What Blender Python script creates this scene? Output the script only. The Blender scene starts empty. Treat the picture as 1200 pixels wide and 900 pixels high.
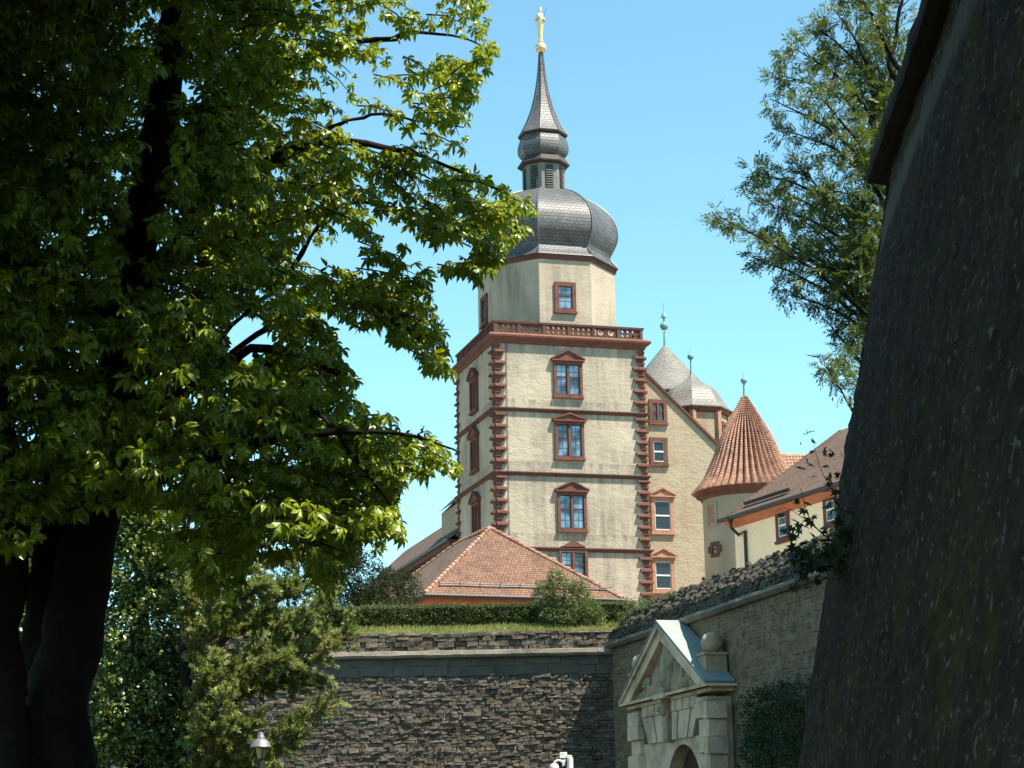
import bpy, math, random
import numpy as np
from mathutils import Vector, Matrix

random.seed(7)
RNG = np.random.default_rng(7)
SC = bpy.context.scene
COL = SC.collection
R = math.radians

# ------------------------------------------------------------------ camera
F = 2400.0                                     # focal length in photo pixels (1200 wide)
PITCH, ROLL = R(13.0), -0.018
CAM = np.array([0.0, 0.0, 1.6])
cd = bpy.data.cameras.new("camera"); cam = bpy.data.objects.new("camera", cd); COL.objects.link(cam)
cd.sensor_width = 36.0; cd.lens = 36.0 * F / 1200.0
cd.clip_start = 0.1; cd.clip_end = 6000
CM = Matrix.Rotation(R(90) + PITCH, 4, 'X') @ Matrix.Rotation(ROLL, 4, 'Z')
CM = Matrix.Translation(CAM) @ CM
cam.matrix_world = CM
SC.camera = cam

# ------------------------------------------------------------------ sky, sun, exposure
SUN_AZ, SUN_EL = R(61.0), R(60.0)              # azimuth from -Y towards +X
SUN = Vector((math.sin(SUN_AZ) * math.cos(SUN_EL), -math.cos(SUN_AZ) * math.cos(SUN_EL), math.sin(SUN_EL)))
w = bpy.data.worlds.new("World"); SC.world = w; w.use_nodes = True
wn, wl = w.node_tree.nodes, w.node_tree.links
wn.clear()
sky = wn.new("ShaderNodeTexSky"); sky.sky_type = 'NISHITA'; sky.sun_disc = False
sky.sun_elevation = SUN_EL; sky.sun_rotation = math.atan2(SUN.x, SUN.y)
sky.air_density = 0.75; sky.dust_density = 0.0; sky.ozone_density = 1.5
bg = wn.new("ShaderNodeBackground"); bg.inputs[1].default_value = 0.126
wo = wn.new("ShaderNodeOutputWorld")
tint = wn.new("ShaderNodeMix"); tint.data_type = 'RGBA'; tint.blend_type = 'MULTIPLY'; tint.inputs[0].default_value = 1.0
tint.inputs[7].default_value = (0.87, 1.17, 0.97, 1)
wl.new(sky.outputs[0], tint.inputs[6]); wl.new(tint.outputs[2], bg.inputs[0]); wl.new(bg.outputs[0], wo.inputs[0])
sd = bpy.data.lights.new("sun", 'SUN'); so = bpy.data.objects.new("sun", sd); COL.objects.link(so)
sd.energy = 5.0; sd.angle = R(0.5); sd.color = (1.0, 0.93, 0.80)
so.rotation_euler = SUN.to_track_quat('Z', 'Y').to_euler(); so.location = (60, -20, 90)
SC.view_settings.view_transform = 'Standard'; SC.view_settings.look = 'None'
SC.view_settings.gamma = 1.0; SC.view_settings.use_curve_mapping = False
SC.view_settings.exposure = 1.30
SC.cycles.use_denoising = True
SC.cycles.max_bounces = 6; SC.cycles.diffuse_bounces = 3; SC.cycles.glossy_bounces = 2
SC.cycles.transmission_bounces = 3; SC.cycles.transparent_max_bounces = 4

# ------------------------------------------------------------------ measuring helpers
M3 = np.array(CM.to_3x3())
def ray(px, py):
    return M3 @ np.array([(px - 600.0) / F, (450.0 - py) / F, -1.0])
def at(px, py, Y):
    d = ray(px, py); return CAM + d * (Y / d[1])
def hit(px, py, p, n):
    d = ray(px, py); n = np.asarray(n, float)
    return CAM + d * (np.dot(np.asarray(p) - CAM, n) / np.dot(d, n))
def hit_z(px, py, z):
    return hit(px, py, (0, 0, z), (0, 0, 1))
def V(*a): return np.array(a, float)
def unit(v): v = np.asarray(v, float); return v / np.linalg.norm(v)
def project(P):
    P = np.atleast_2d(P); q = (P - CAM) @ M3
    return np.stack([600 + F * q[:, 0] / -q[:, 2], 450 - F * q[:, 1] / -q[:, 2]], 1)

def vnoise(p, seed=0):
    p = np.asarray(p, float); i = np.floor(p).astype(np.int64); f = p - i; f = f * f * (3 - 2 * f)
    def h(x, y, z):
        n = (x * 374761393 + y * 668265263 + z * 2147483647 + seed * 974711) & 0xffffffff
        n = ((n ^ (n >> 13)) * 1274126177) & 0xffffffff
        n = (n ^ (n >> 16)) & 0xffff
        return n / 32767.5 - 1
    x, y, z = i[:, 0], i[:, 1], i[:, 2]; o = 0
    for a in (0, 1):
        for b in (0, 1):
            for c in (0, 1):
                o = o + h(x + a, y + b, z + c) * (f[:, 0] if a else 1 - f[:, 0]) * (f[:, 1] if b else 1 - f[:, 1]) * (f[:, 2] if c else 1 - f[:, 2])
    return o
def fbm(p, seed=0, oct=4):
    o = 0; a = 1.0
    for k in range(oct):
        o = o + a * vnoise(p, seed + k); p = p * 2.03 + 7.1; a *= 0.5
    return o

# ------------------------------------------------------------------ object helpers
ROOT = {}
def finish(o, parent=None, label=None, cat=None, group=None, kind=None):
    if label: o["label"] = label
    if cat: o["category"] = cat
    if group: o["group"] = group
    if kind: o["kind"] = kind
    if parent is not None: o.parent = parent
    COL.objects.link(o); return o
def thing(name, label, cat, loc, group=None, kind="thing"):
    o = bpy.data.objects.new(name, None); o.empty_display_size = 0.3
    o.location = loc; finish(o, None, label, cat, group, kind)
    ROOT[o.name] = np.asarray(loc, float); return o
def raw_mesh(name, verts, loops, starts, totals, uv=None, smooth=False):
    me = bpy.data.meshes.new(name)
    me.vertices.add(len(verts)); me.vertices.foreach_set("co", np.asarray(verts, np.float32).ravel())
    me.loops.add(len(loops)); me.loops.foreach_set("vertex_index", np.asarray(loops, np.int32))
    me.polygons.add(len(starts)); me.polygons.foreach_set("loop_start", np.asarray(starts, np.int32))
    me.polygons.foreach_set("loop_total", np.asarray(totals, np.int32))
    if uv is not None:
        l = me.uv_layers.new(name="UVMap"); l.data.foreach_set("uv", np.asarray(uv, np.float32).ravel())
    me.update(calc_edges=True); me.validate()
    me.polygons.foreach_set("use_smooth", np.full(len(starts), bool(smooth)))
    return me
def link_mesh(name, me, mat, parent=None, loc=None, **kw):
    o = bpy.data.objects.new(name, me)
    me.materials.append(mat)
    if parent is None and loc is not None: o.location = loc
    finish(o, parent, **kw)
    ROOT[o.name] = ROOT[parent.name] if parent is not None else (np.asarray(loc, float) if loc is not None else np.zeros(3))
    return o

class MB:
    """collects faces given in world coordinates"""
    def __init__(s): s.v = []; s.f = []; s.uv = []; s.n = 0
    def add(s, verts, faces, uvs=None):
        b = s.n; verts = [tuple(x) for x in verts]; s.v += verts; s.n += len(verts)
        for k, f in enumerate(faces):
            s.f.append([b + i for i in f])
            s.uv.append(uvs[k] if uvs else [(verts[i][0] + verts[i][1], verts[i][2]) for i in f])
    def poly(s, pts, a=None, b=None):
        pts = [np.asarray(p, float) for p in pts]
        uv = None
        if a is not None: uv = [[(float(np.dot(p, a)), float(np.dot(p, b))) for p in pts]]
        s.add(pts, [list(range(len(pts)))], uv)
    def box(s, o, a, b, c):
        """o corner, a b c edge vectors"""
        o, a, b, c = map(lambda q: np.asarray(q, float), (o, a, b, c))
        p = [o, o + a, o + a + b, o + b, o + c, o + a + c, o + a + b + c, o + b + c]
        fs = [[0, 3, 2, 1], [4, 5, 6, 7], [0, 1, 5, 4], [1, 2, 6, 5], [2, 3, 7, 6], [3, 0, 4, 7]]
        if np.dot(np.cross(a, b), c) < 0: fs = [f[::-1] for f in fs]
        s.add(p, fs)
    def prism(s, poly, ext):
        ext = np.asarray(ext, float); n = len(poly)
        p = [np.asarray(q, float) for q in poly]; q = [x + ext for x in p]
        fs = [list(range(n))[::-1], list(range(n, 2 * n))] + [[i, (i + 1) % n, n + (i + 1) % n, n + i] for i in range(n)]
        s.add(p + q, fs)
    def lathe(s, c, prof, n, phase=0.0, cap=True, mod=None, sx=1.0, sy=1.0):
        """prof: list of (radius, z) bottom to top, z absolute"""
        c = np.asarray(c, float); m = len(prof); verts = []; L = 0; ls = []
        for k, (r, z) in enumerate(prof):
            if k: L += math.hypot(r - prof[k - 1][0], z - prof[k - 1][1])
            ls.append(L)
            for j in range(n):
                t = phase + 2 * math.pi * j / n
                rr = r * (mod(j, k) if mod else 1.0)
                verts.append((c[0] + rr * math.cos(t) * sx, c[1] + rr * math.sin(t) * sy, z))
        fs, uvs = [], []
        rm = max(r for r, z in prof); st = 2 * math.pi * rm / n
        for k in range(m - 1):
            for j in range(n):
                j2 = (j + 1) % n
                fs.append([k * n + j, k * n + j2, (k + 1) * n + j2, (k + 1) * n + j])
                r0, r1 = prof[k][0] / rm, prof[k + 1][0] / rm; mid = (j + .5) * st
                uvs.append([(mid - .5 * st * r0, ls[k]), (mid + .5 * st * r0, ls[k]), (mid + .5 * st * r1, ls[k + 1]), (mid - .5 * st * r1, ls[k + 1])])
        if cap:
            fs.append(list(range(n))[::-1]); uvs.append([(0, 0)] * n)
            fs.append([(m - 1) * n + j for j in range(n)]); uvs.append([(0, 0)] * n)
        s.add(verts, fs, uvs)
    def tube(s, pts, rad, n=8, cap=True):
        pts = [np.asarray(p, float) for p in pts]; m = len(pts)
        rad = [rad] * m if np.isscalar(rad) else list(rad)
        verts = []; up = None
        for k in range(m):
            d = unit(pts[min(k + 1, m - 1)] - pts[max(k - 1, 0)])
            if up is None:
                up = V(0, 0, 1) if abs(d[2]) < .9 else V(1, 0, 0)
            a = unit(np.cross(up, d)); b = np.cross(d, a); up = b
            for j in range(n):
                t = 2 * math.pi * j / n
                verts.append(pts[k] + rad[k] * (math.cos(t) * a + math.sin(t) * b))
        fs = [[k * n + j, k * n + (j + 1) % n, (k + 1) * n + (j + 1) % n, (k + 1) * n + j] for k in range(m - 1) for j in range(n)]
        if cap: fs += [list(range(n))[::-1], [(m - 1) * n + j for j in range(n)]]
        s.add(verts, fs)
    def build(s, name, mat, parent=None, smooth=False, loc=None, **kw):
        base = ROOT[parent.name] if parent is not None else (np.asarray(loc, float) if loc is not None else np.zeros(3))
        v = np.array(s.v, float) - base
        tot = [len(f) for f in s.f]; st = np.concatenate([[0], np.cumsum(tot)[:-1]])
        me = raw_mesh(name, v, [i for f in s.f for i in f], st, tot, [q for u in s.uv for q in u], False)
        if smooth:
            try: me.shade_smooth()
            except Exception: pass
            if smooth is not True:
                try: me.set_sharp_from_angle(angle=R(smooth))
                except Exception: pass
        return link_mesh(name, me, mat, parent, loc, **kw)

# ------------------------------------------------------------------ materials
class Mat:
    def __init__(s, name):
        s.m = bpy.data.materials.new(name); s.m.use_nodes = True
        s.N = s.m.node_tree.nodes; s.L = s.m.node_tree.links
        s.b = s.N["Principled BSDF"]; s.out = s.N["Material Output"]; s.tc = s.N.new("ShaderNodeTexCoord")
    def coord(s, scale=(1, 1, 1), src="Object"):
        mp = s.N.new("ShaderNodeMapping"); mp.inputs["Scale"].default_value = scale
        s.L.new(s.tc.outputs[src], mp.inputs[0]); return mp.outputs[0]
    def noise(s, co, scale=1.0, detail=5, rough=.6):
        n = s.N.new("ShaderNodeTexNoise"); n.inputs["Scale"].default_value = scale
        n.inputs["Detail"].default_value = detail; n.inputs["Roughness"].default_value = rough
        s.L.new(co, n.inputs["Vector"]); return n.outputs["Fac"]
    def vor(s, co, scale, feature='F1'):
        n = s.N.new("ShaderNodeTexVoronoi"); n.feature = feature; n.inputs["Scale"].default_value = scale
        s.L.new(co, n.inputs["Vector"]); return n.outputs["Distance"], n.outputs.get("Color")
    def ramp(s, fac, stops):
        n = s.N.new("ShaderNodeValToRGB"); e = n.color_ramp.elements
        while len(e) < len(stops): e.new(.5)
        for k, (p, c) in enumerate(stops):
            e[k].position = p; e[k].color = (c, c, c, 1) if np.isscalar(c) else (*c, 1)
        s.L.new(fac, n.inputs[0]); return n.outputs[0]
    def mix(s, fac, a, b, mode='MIX'):
        n = s.N.new("ShaderNodeMix"); n.data_type = 'RGBA'; n.blend_type = mode
        for sock, val in ((n.inputs[0], fac), (n.inputs[6], a), (n.inputs[7], b)):
            if isinstance(val, bpy.types.NodeSocket): s.L.new(val, sock)
            elif np.isscalar(val): sock.default_value = val
            else: sock.default_value = (*val, 1)
        return n.outputs[2]
    def math(s, op, a, b):
        n = s.N.new("ShaderNodeMath"); n.operation = op
        for sock, val in ((n.inputs[0], a), (n.inputs[1], b)):
            if isinstance(val, bpy.types.NodeSocket): s.L.new(val, sock)
            else: sock.default_value = val
        return n.outputs[0]
    def bump(s, h, dist=.02, strength=1.0, prev=None):
        n = s.N.new("ShaderNodeBump"); n.inputs["Distance"].default_value = dist; n.inputs["Strength"].default_value = strength
        s.L.new(h, n.inputs["Height"])
        if prev is not None: s.L.new(prev, n.inputs["Normal"])
        s.L.new(n.outputs[0], s.b.inputs["Normal"]); return n.outputs[0]
    def set(s, color=None, rough=.9, spec=.3, metal=0.0):
        if color is not None:
            if isinstance(color, bpy.types.NodeSocket): s.L.new(color, s.b.inputs["Base Color"])
            else: s.b.inputs["Base Color"].default_value = (*color, 1)
        if isinstance(rough, bpy.types.NodeSocket): s.L.new(rough, s.b.inputs["Roughness"])
        else: s.b.inputs["Roughness"].default_value = rough
        s.b.inputs["Specular IOR Level"].default_value = spec; s.b.inputs["Metallic"].default_value = metal
        return s.m

MATS = {}
def mat_plaster(name, base, dark, stain, bumpd=.05):
    m = Mat(name); co = m.coord()
    c = m.mix(m.ramp(m.noise(co, .35, 6), [(.35, 0), (.65, 1)]), base, dark)
    c = m.mix(m.math('MULTIPLY', m.ramp(m.noise(m.coord((1.6, 1.6, .14)), 1.0, 5), [(.40, 0), (.66, 1)]), m.ramp(m.noise(co, .22, 3), [(.42, 0), (.62, 1)])), c, stain)
    MATS[name] = m
    c = m.mix(m.ramp(m.noise(co, 3.5, 4), [(.45, 0), (.7, .35)]), c, tuple(x * .75 for x in base))
    n1 = m.noise(m.coord((1, 1, 1.5)), 1.7, 7, .72)
    bp = m.bump(n1, bumpd * 1.2, 1.0); m.bump(m.noise(co, 8, 5, .7), bumpd * .5, 1.0, bp)
    return m.set(c, .95, .1)
def mat_stone(name, a, b, dark, sc=3.0, bumpd=.03, spec=.15):
    m = Mat(name); co = m.coord()
    c = m.mix(m.ramp(m.noise(co, sc, 6), [(.3, 0), (.7, 1)]), a, b)
    c = m.mix(m.ramp(m.noise(co, sc * .4, 5), [(.5, 0), (.72, .8)]), c, dark)
    bp = m.bump(m.noise(co, sc * 3, 6, .7), bumpd, 1.0)
    return m.set(c, .92, spec)
def mat_tile(name, a, b, dark, lu, lv, bumpd=.03, rough=.9):
    m = Mat(name); co = m.coord(src="UV")
    br = m.N.new("ShaderNodeTexBrick"); m.L.new(co, br.inputs["Vector"])
    br.inputs["Scale"].default_value = 1.0; br.inputs["Brick Width"].default_value = lu; br.inputs["Row Height"].default_value = lv
    br.inputs["Mortar Size"].default_value = lv * .09; br.inputs["Mortar Smooth"].default_value = .4
    br.inputs["Color1"].default_value = (*a, 1); br.inputs["Color2"].default_value = (*b, 1); br.inputs["Mortar"].default_value = (*dark, 1)
    br.inputs["Bias"].default_value = 0
    o = m.coord()
    c = m.mix(m.ramp(m.noise(o, .8, 6), [(.45, 0), (.7, .75)]), br.outputs["Color"], dark)
    c = m.mix(m.ramp(m.noise(o, 7, 4), [(.4, 0), (.75, .5)]), c, tuple(min(1, x * 1.5) for x in a))
    # each row steps down towards its lower edge
    sx = m.N.new("ShaderNodeSeparateXYZ"); m.L.new(co, sx.inputs[0])
    fr = m.math('FRACT', m.math('DIVIDE', sx.outputs[1], lv), 0.0)
    h = m.math('SUBTRACT', m.math('MULTIPLY', m.math('SUBTRACT', 1.0, fr), .8), br.outputs["Fac"])
    bp = m.bump(h, bumpd, .8); m.bump(m.noise(o, 9, 3), bumpd * .6, .8, bp)
    return m.set(c, rough, .3)
def mat_leaf(name, a, b, trans, tfac=.35, rough=.45, sc=2.0, spec=.4):
    m = Mat(name)
    c = m.mix(m.ramp(m.noise(m.coord(), sc, 3), [(.3, 0), (.7, 1)]), a, b)
    m.set(c, rough, spec)
    t = m.N.new("ShaderNodeBsdfTranslucent"); t.inputs[0].default_value = (*trans, 1)
    ms = m.N.new("ShaderNodeMixShader"); ms.inputs[0].default_value = tfac
    m.L.new(m.b.outputs[0], ms.inputs[1]); m.L.new(t.outputs[0], ms.inputs[2]); m.L.new(ms.outputs[0], m.out.inputs[0])
    return m.m
def mat_plain(name, c, rough=.6, spec=.4, metal=0., var=.25, sc=4.0):
    m = Mat(name); co = m.coord()
    col = m.mix(m.ramp(m.noise(co, sc, 5), [(.35, 0), (.7, 1)]), c, tuple(x * (1 - var) for x in c))
    m.bump(m.noise(co, sc * 4, 4), .004, .6)
    return m.set(col, rough, spec, metal)

PLASTER = mat_plaster("tower plaster", (.445, .378, .292), (.37, .312, .238), (.20, .172, .14), .06)
PLASTER2 = mat_plaster("palace plaster", (.37, .31, .22), (.31, .255, .18), (.32, .21, .14), .06)
DRUMPLASTER = mat_plaster("drum plaster", (.43, .36, .28), (.33, .28, .21), (.19, .165, .13), .04)
TURRET_PL = mat_plaster("turret plaster", (.42, .34, .24), (.34, .27, .185), (.25, .205, .145), .05)
CREAM = mat_plaster("cream render", (.95, .76, .52), (.92, .72, .49), (.84, .66, .44), .008)
SAND = mat_stone("red sandstone", (.165, .074, .056), (.12, .055, .042), (.065, .036, .03), 3.5, .02)
SANDP = mat_stone("pale red sandstone", (.40, .22, .15), (.33, .16, .11), (.22, .11, .08), 2.5, .03)
SANDD = mat_stone("weathered sandstone", (.125, .06, .047), (.09, .045, .037), (.05, .032, .028), 2.0, .015)
EAVE = mat_plain("orange eave board", (.50, .195, .105), .7, .2)
SLATE = mat_tile("slate", (.11, .11, .11), (.075, .077, .08), (.035, .035, .037), .34, .24, .02, .47)
SLATEP = mat_tile("pale slate", (.185, .175, .148), (.15, .143, .122), (.095, .09, .08), .4, .28, .02, .5)
LEAD = mat_plain("lead flashing", (.10, .10, .11), .45, .5, .0)
LOUV = mat_plain("grey louvre boards", (.10, .10, .095), .8, .2)
LANT = mat_plain("grey painted lantern", (.19, .19, .175), .75, .2)
GOLD = mat_plain("gilding", (.78, .60, .33), .38, .5, .6, .25)
COPPER = mat_plain("green copper", (.16, .30, .27), .6, .3, .0)
COPPERD = mat_plain("dark blue copper roof", (.27, .30, .265), .6, .3, .0, .2, 2.0)
gm_ = Mat("window glass"); GLASS = gm_.set(gm_.ramp(gm_.noise(gm_.coord(), .9, 2), [(.38, (.045, .06, .07)), (.62, (.24, .31, .37))]), .06, .8, .45)
DGLASS = Mat("dark window glass").set((.02, .023, .027), .08, .5, .0)
WHITE = mat_plain("white painted wood", (.75, .73, .68), .5, .3)
BROWNW = mat_plain("dark window wood", (.06, .035, .028), .6, .3)
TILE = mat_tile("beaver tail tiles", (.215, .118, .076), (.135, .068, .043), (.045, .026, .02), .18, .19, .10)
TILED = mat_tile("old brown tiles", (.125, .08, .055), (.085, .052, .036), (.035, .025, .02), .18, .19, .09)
TILER = mat_stone("red barrel tiles", (.42, .255, .185), (.27, .125, .085), (.11, .06, .046), 5.0, .02)
ZINC = mat_plain("zinc gutter", (.05, .05, .053), .5, .4, .2)
IRON = mat_plain("dark iron", (.025, .025, .027), .6, .4)

def mat_rubble(name, cols, dark, moss, mossfac, sc=1.0, bumpd=.03):
    m = Mat(name); co = m.coord()
    v, vc = m.vor(m.coord((1.7 * sc, 1.7 * sc, 5.5 * sc)), 1.0)
    sep = m.N.new("ShaderNodeSeparateColor"); m.L.new(vc, sep.inputs[0])
    c = m.ramp(sep.outputs[0], [(0, cols[0]), (.5, cols[1]), (1, cols[2])])
    c = m.mix(m.ramp(m.noise(co, 5 * sc, 5), [(.45, 0), (.75, .85)]), c, dark)
    c = m.mix(m.ramp(m.noise(co, .5 * sc, 6), [(.55, 0), (.7, mossfac)]), c, moss)
    bp = m.bump(m.noise(co, 6 * sc, 6, .7), bumpd * 2, 1.0)
    return m.set(c, .95, .1)
RUBBLE = mat_rubble("rubble stone", ((.105, .083, .06), (.14, .113, .083), (.21, .172, .13)), (.045, .036, .027), (.17, .10, .045), .3, 1.3)
RUBBLED = mat_rubble("dark rubble stone", ((.19, .132, .084), (.22, .155, .10), (.255, .182, .12)), (.08, .056, .037), (.15, .125, .08), .6, .8, .02)
LEDGE = mat_stone("weathered ledge stone", (.24, .205, .155), (.15, .13, .10), (.06, .052, .043), 1.5, .04)
BANDST = mat_stone("grey band stone", (.15, .122, .095), (.10, .079, .062), (.05, .04, .032), 1.6, .04)
COPE = mat_stone("rough coping", (.15, .13, .098), (.08, .07, .054), (.035, .032, .025), 3.5, .10)
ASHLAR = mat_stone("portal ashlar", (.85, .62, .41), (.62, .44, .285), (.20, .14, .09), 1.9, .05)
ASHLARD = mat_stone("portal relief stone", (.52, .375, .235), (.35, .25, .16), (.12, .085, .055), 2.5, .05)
BARK = mat_stone("bark", (.030, .023, .018), (.018, .014, .011), (.010, .008, .007), 5.0, .05)
TWIG = mat_plain("twig bark", (.05, .04, .028), .9, .1)
PINEBARK = mat_plain("pine branch bark", (.24, .13, .065), .85, .2, sc=8)

# ------------------------------------------------------------------ setting: ground, terrace
GROUND = mat_stone("dark unseen ground", (.040, .036, .030), (.030, .027, .023), (.02, .018, .015), .8, .03)  # unseen ground, coloured dark to cut light bounced onto walls and crown
m = MB(); m.poly([(-2500, -2500, 0), (2500, -2500, 0), (2500, 2500, 0), (-2500, 2500, 0)])
m.build("ground", GROUND, kind="structure")

# bastion line measurements
YW = 65.0
PL = at(717, 757, YW); ZL = PL[2]                       # ledge of both walls meets here
PR = hit_z(953, 677, ZL)
TD = unit((PR - PL) * V(1, 1, 0)); ND = V(TD[1], -TD[0], 0)   # along the right wall (towards camera) and its outward normal
if ND[0] > 0: ND = -ND
ZT = at(560, 741, YW)[2]                                # top of far parapet
CORNER = PL * V(1, 1, 0)
m = MB(); zt = ZT - .12
c0 = CORNER - ND * 1.0
m.poly([(-70, YW + .4, zt), tuple((CORNER + V(-.2, .4, 0))[:2]) + (zt,), tuple((c0 + V(.6, .6, 0))[:2]) + (zt,), tuple((c0 + TD * 45)[:2]) + (zt,), (90, 20, zt), (90, 230, zt), (-70, 230, zt)])
m.build("terrain", mat_stone("pale bounce gravel", (.36, .30, .22), (.30, .25, .18), (.22, .19, .13), .6, .02), kind="structure")  # unseen terrace, coloured pale to bounce sunlight onto the shaded walls

# ------------------------------------------------------------------ rubble facing
def rubble(mb, o, a, up, n, L, H, ch=(.07, .135), sl=(.10, .36), prot=(.0, .048), joint=.008, jit=.022, gap=None, tl=.03):
    o, a, up, n = map(lambda q: np.asarray(q, float), (o, a, up, n))
    rnd = random.Random(11); z = 0.0
    while z < H:
        h = min(rnd.uniform(*ch) * (1.8 if rnd.random() < .14 else 1), H - z + .02); x = -rnd.uniform(0, .4)
        while x < L:
            l = rnd.uniform(*sl); x0, x1 = max(x, 0), min(x + l, L)
            if x1 - x0 > .05 and not (gap and gap(x0, x1, z, z + h)):
                J = lambda s=jit: rnd.uniform(-s, s)
                zz = z + .018 * math.sin(x * 1.3) + .012 * math.sin(x * 3.1 + z)
                pr = rnd.uniform(*prot); tilt = rnd.uniform(-tl, tl)
                q = [(x0 + joint + J(), zz + joint + J()), (x1 - joint + J(), zz + joint + J()), (x1 - joint + J(), zz + h - joint + J()), (x0 + joint + J(), zz + h - joint + J())]
                fr = [o + a * u + up * w_ + n * (pr + tilt * (k in (1, 2)) + J(tl * .6)) for k, (u, w_) in enumerate(q)]
                bk = [o + a * (u + (-.02, .02, .02, -.02)[k]) + up * (w_ + (-.015, -.015, .015, .015)[k]) - n * .06 for k, (u, w_) in enumerate(q)]
                fs = [[0, 1, 2, 3], [4, 5, 1, 0], [5, 6, 2, 1], [6, 7, 3, 2], [7, 4, 0, 3]]
                if np.dot(np.cross(a, up), n) < 0: fs = [f[::-1] for f in fs]
                mb.add(fr + bk, fs)
            x += l
        z += h
    p = [o - n * .03, o + a * L - n * .03, o + a * L + up * H - n * .03, o + up * H - n * .03]
    mb.add(p, [[0, 1, 2, 3]])
def rough_strip(mb, rows, nu, amp, sc, seed, n):
    """rows: list of (start, end) lines; subdivided nu along; displaced by noise along n"""
    g = []
    for (p, q) in rows:
        p, q = np.asarray(p, float), np.asarray(q, float)
        g.append(p + (q - p) * np.linspace(0, 1, nu)[:, None])
    g = np.array(g); f = fbm(g.reshape(-1, 3) * sc, seed, 5).reshape(g.shape[:2])
    k = np.ones(len(rows)); k[0] = .3; k[-1] = .3
    g = g + (f * amp * k[:, None])[..., None] * np.asarray(n, float)
    fs = [[i * nu + j, i * nu + j + 1, (i + 1) * nu + j + 1, (i + 1) * nu + j] for i in range(len(rows) - 1) for j in range(nu - 1)]
    mb.add(g.reshape(-1, 3), fs)
def lerp_rows(A, B, n):
    return [(A[0] + (B[0] - A[0]) * t, A[1] + (B[1] - A[1]) * t) for t in np.linspace(0, 1, n)]

# ---- far bastion wall
X0, X1 = -20.0, CORNER[0] + .15
ZLF = at(560, 768.5, YW)[2]
far = thing("bastion_wall", "dark rubble wall with a pale ledge running below the hedge", "wall", (X0, YW, 0))
m = MB(); zband = ZLF - .62
rubble(m, (X0, YW, 0), (1, 0, 0), (0, 0, 1), (0, -1, 0), X1 - X0, zband)
m.build("rubble_face", RUBBLE, far)
m = MB()
rubble(m, (X0, YW - .02, zband), (1, 0, 0), (0, 0, 1), (0, -1, 0), X1 - X0, ZLF - .03 - zband, (.26, .36), (.4, 1.1), (.0, .02), .006, .008)
m.build("smooth_band", BANDST, far)
m = MB()                                              # projecting ledge
zl0, zl1 = ZLF - .05, ZLF + .16
rough_strip(m, [(V(X0, YW + .1, zl0 - .05), V(X1, YW + .1, zl0 - .05)), (V(X0, YW - .20, zl0), V(X1, YW - .20, zl0)), (V(X0, YW - .24, zl0 + .08), V(X1, YW - .24, zl0 + .08)),
                (V(X0, YW - .2, zl1), V(X1, YW - .2, zl1)), (V(X0, YW + .15, zl1 + .06), V(X1, YW + .15, zl1 + .06))], 260, .03, 2.2, 5, (0, -.6, .6))
m.build("ledge", LEDGE, far)
m = MB()
rubble(m, (X0, YW + .02, zl1), (1, 0, 0), (0, 0, 1), (0, -1, 0), X1 - X0, ZT - zl1 - .02, (.10, .2), (.12, .45), (.0, .11))
m.box((X0, YW + .05, zl1), (X1 - X0, 0, 0), (0, .45, 0), (0, 0, ZT - zl1 - .01))
rough_strip(m, [(V(X0, YW - .03, ZT - .06), V(X1, YW - .03, ZT - .06)), (V(X0, YW + .0, ZT), V(X1, YW + .0, ZT)), (V(X0, YW + .5, ZT + .02), V(X1, YW + .5, ZT + .02))], 260, .035, 3, 9, (0, -.3, .8))
m.build("parapet", RUBBLE, far)

# ---- right bastion wall (the gate wall)
LR = 42.0
gw = thing("bastion_wall", "shaded brown wall with a rough stone coping, holding the carved gateway", "wall", CORNER)
def W(t, out, z): return CORNER + TD * t + ND * out + V(0, 0, z)
def wall_t(px, py, out=0.0):
    p = hit(px, py, CORNER + ND * out, ND); return float(np.dot(p - CORNER, TD)), float(p[2])
m = MB()
rubble(m, W(-.1, 0, 0), TD, (0, 0, 1), ND, LR, ZL - .05, (.09, .17), (.12, .45), (.0, .005), .002, .012, None, .006)
m.build("rubble_face", RUBBLED, gw)
m = MB()
def gl(out, z): return (W(-.1, out, z), W(LR, out, z))
rough_strip(m, [gl(-.1, ZL - .14), gl(.14, ZL - .12), gl(.24, ZL - .03), gl(.21, ZL + .06), gl(-.12, ZL + .16)], 260, .03, 2.0, 13, (ND + V(0, 0, .6)) * .8)
m.build("ledge", LEDGE, gw)
m = MB()
rough_strip(m, lerp_rows(gl(-.06, ZL + .05), gl(-.16, ZL + .45), 6) + lerp_rows(gl(-.2, ZL + .5), gl(-.95, ZL + 1.22), 16)[1:] + lerp_rows(gl(-1.05, ZL + 1.24), gl(-1.6, ZL + 1.1), 4)[1:], 700, .10, 3.6, 21, unit(ND + V(0, 0, 1)))
m.build("coping", COPE, gw)
m = MB()
slp = unit(-ND * .75 + V(0, 0, .72))
rubble(m, W(0, -.17, ZL + .5), TD, slp, unit(ND + V(0, 0, 1)), LR * .8, 1.0, (.07, .17), (.08, .34), (-.04, .15), .01, .03)
rubble(m, W(0, -.08, ZL + .1), TD, (0, 0, 1), ND, LR * .8, .42, (.07, .17), (.1, .36), (-.03, .06), .01, .02)
m.build("coping_stone", COPE, gw)

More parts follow.
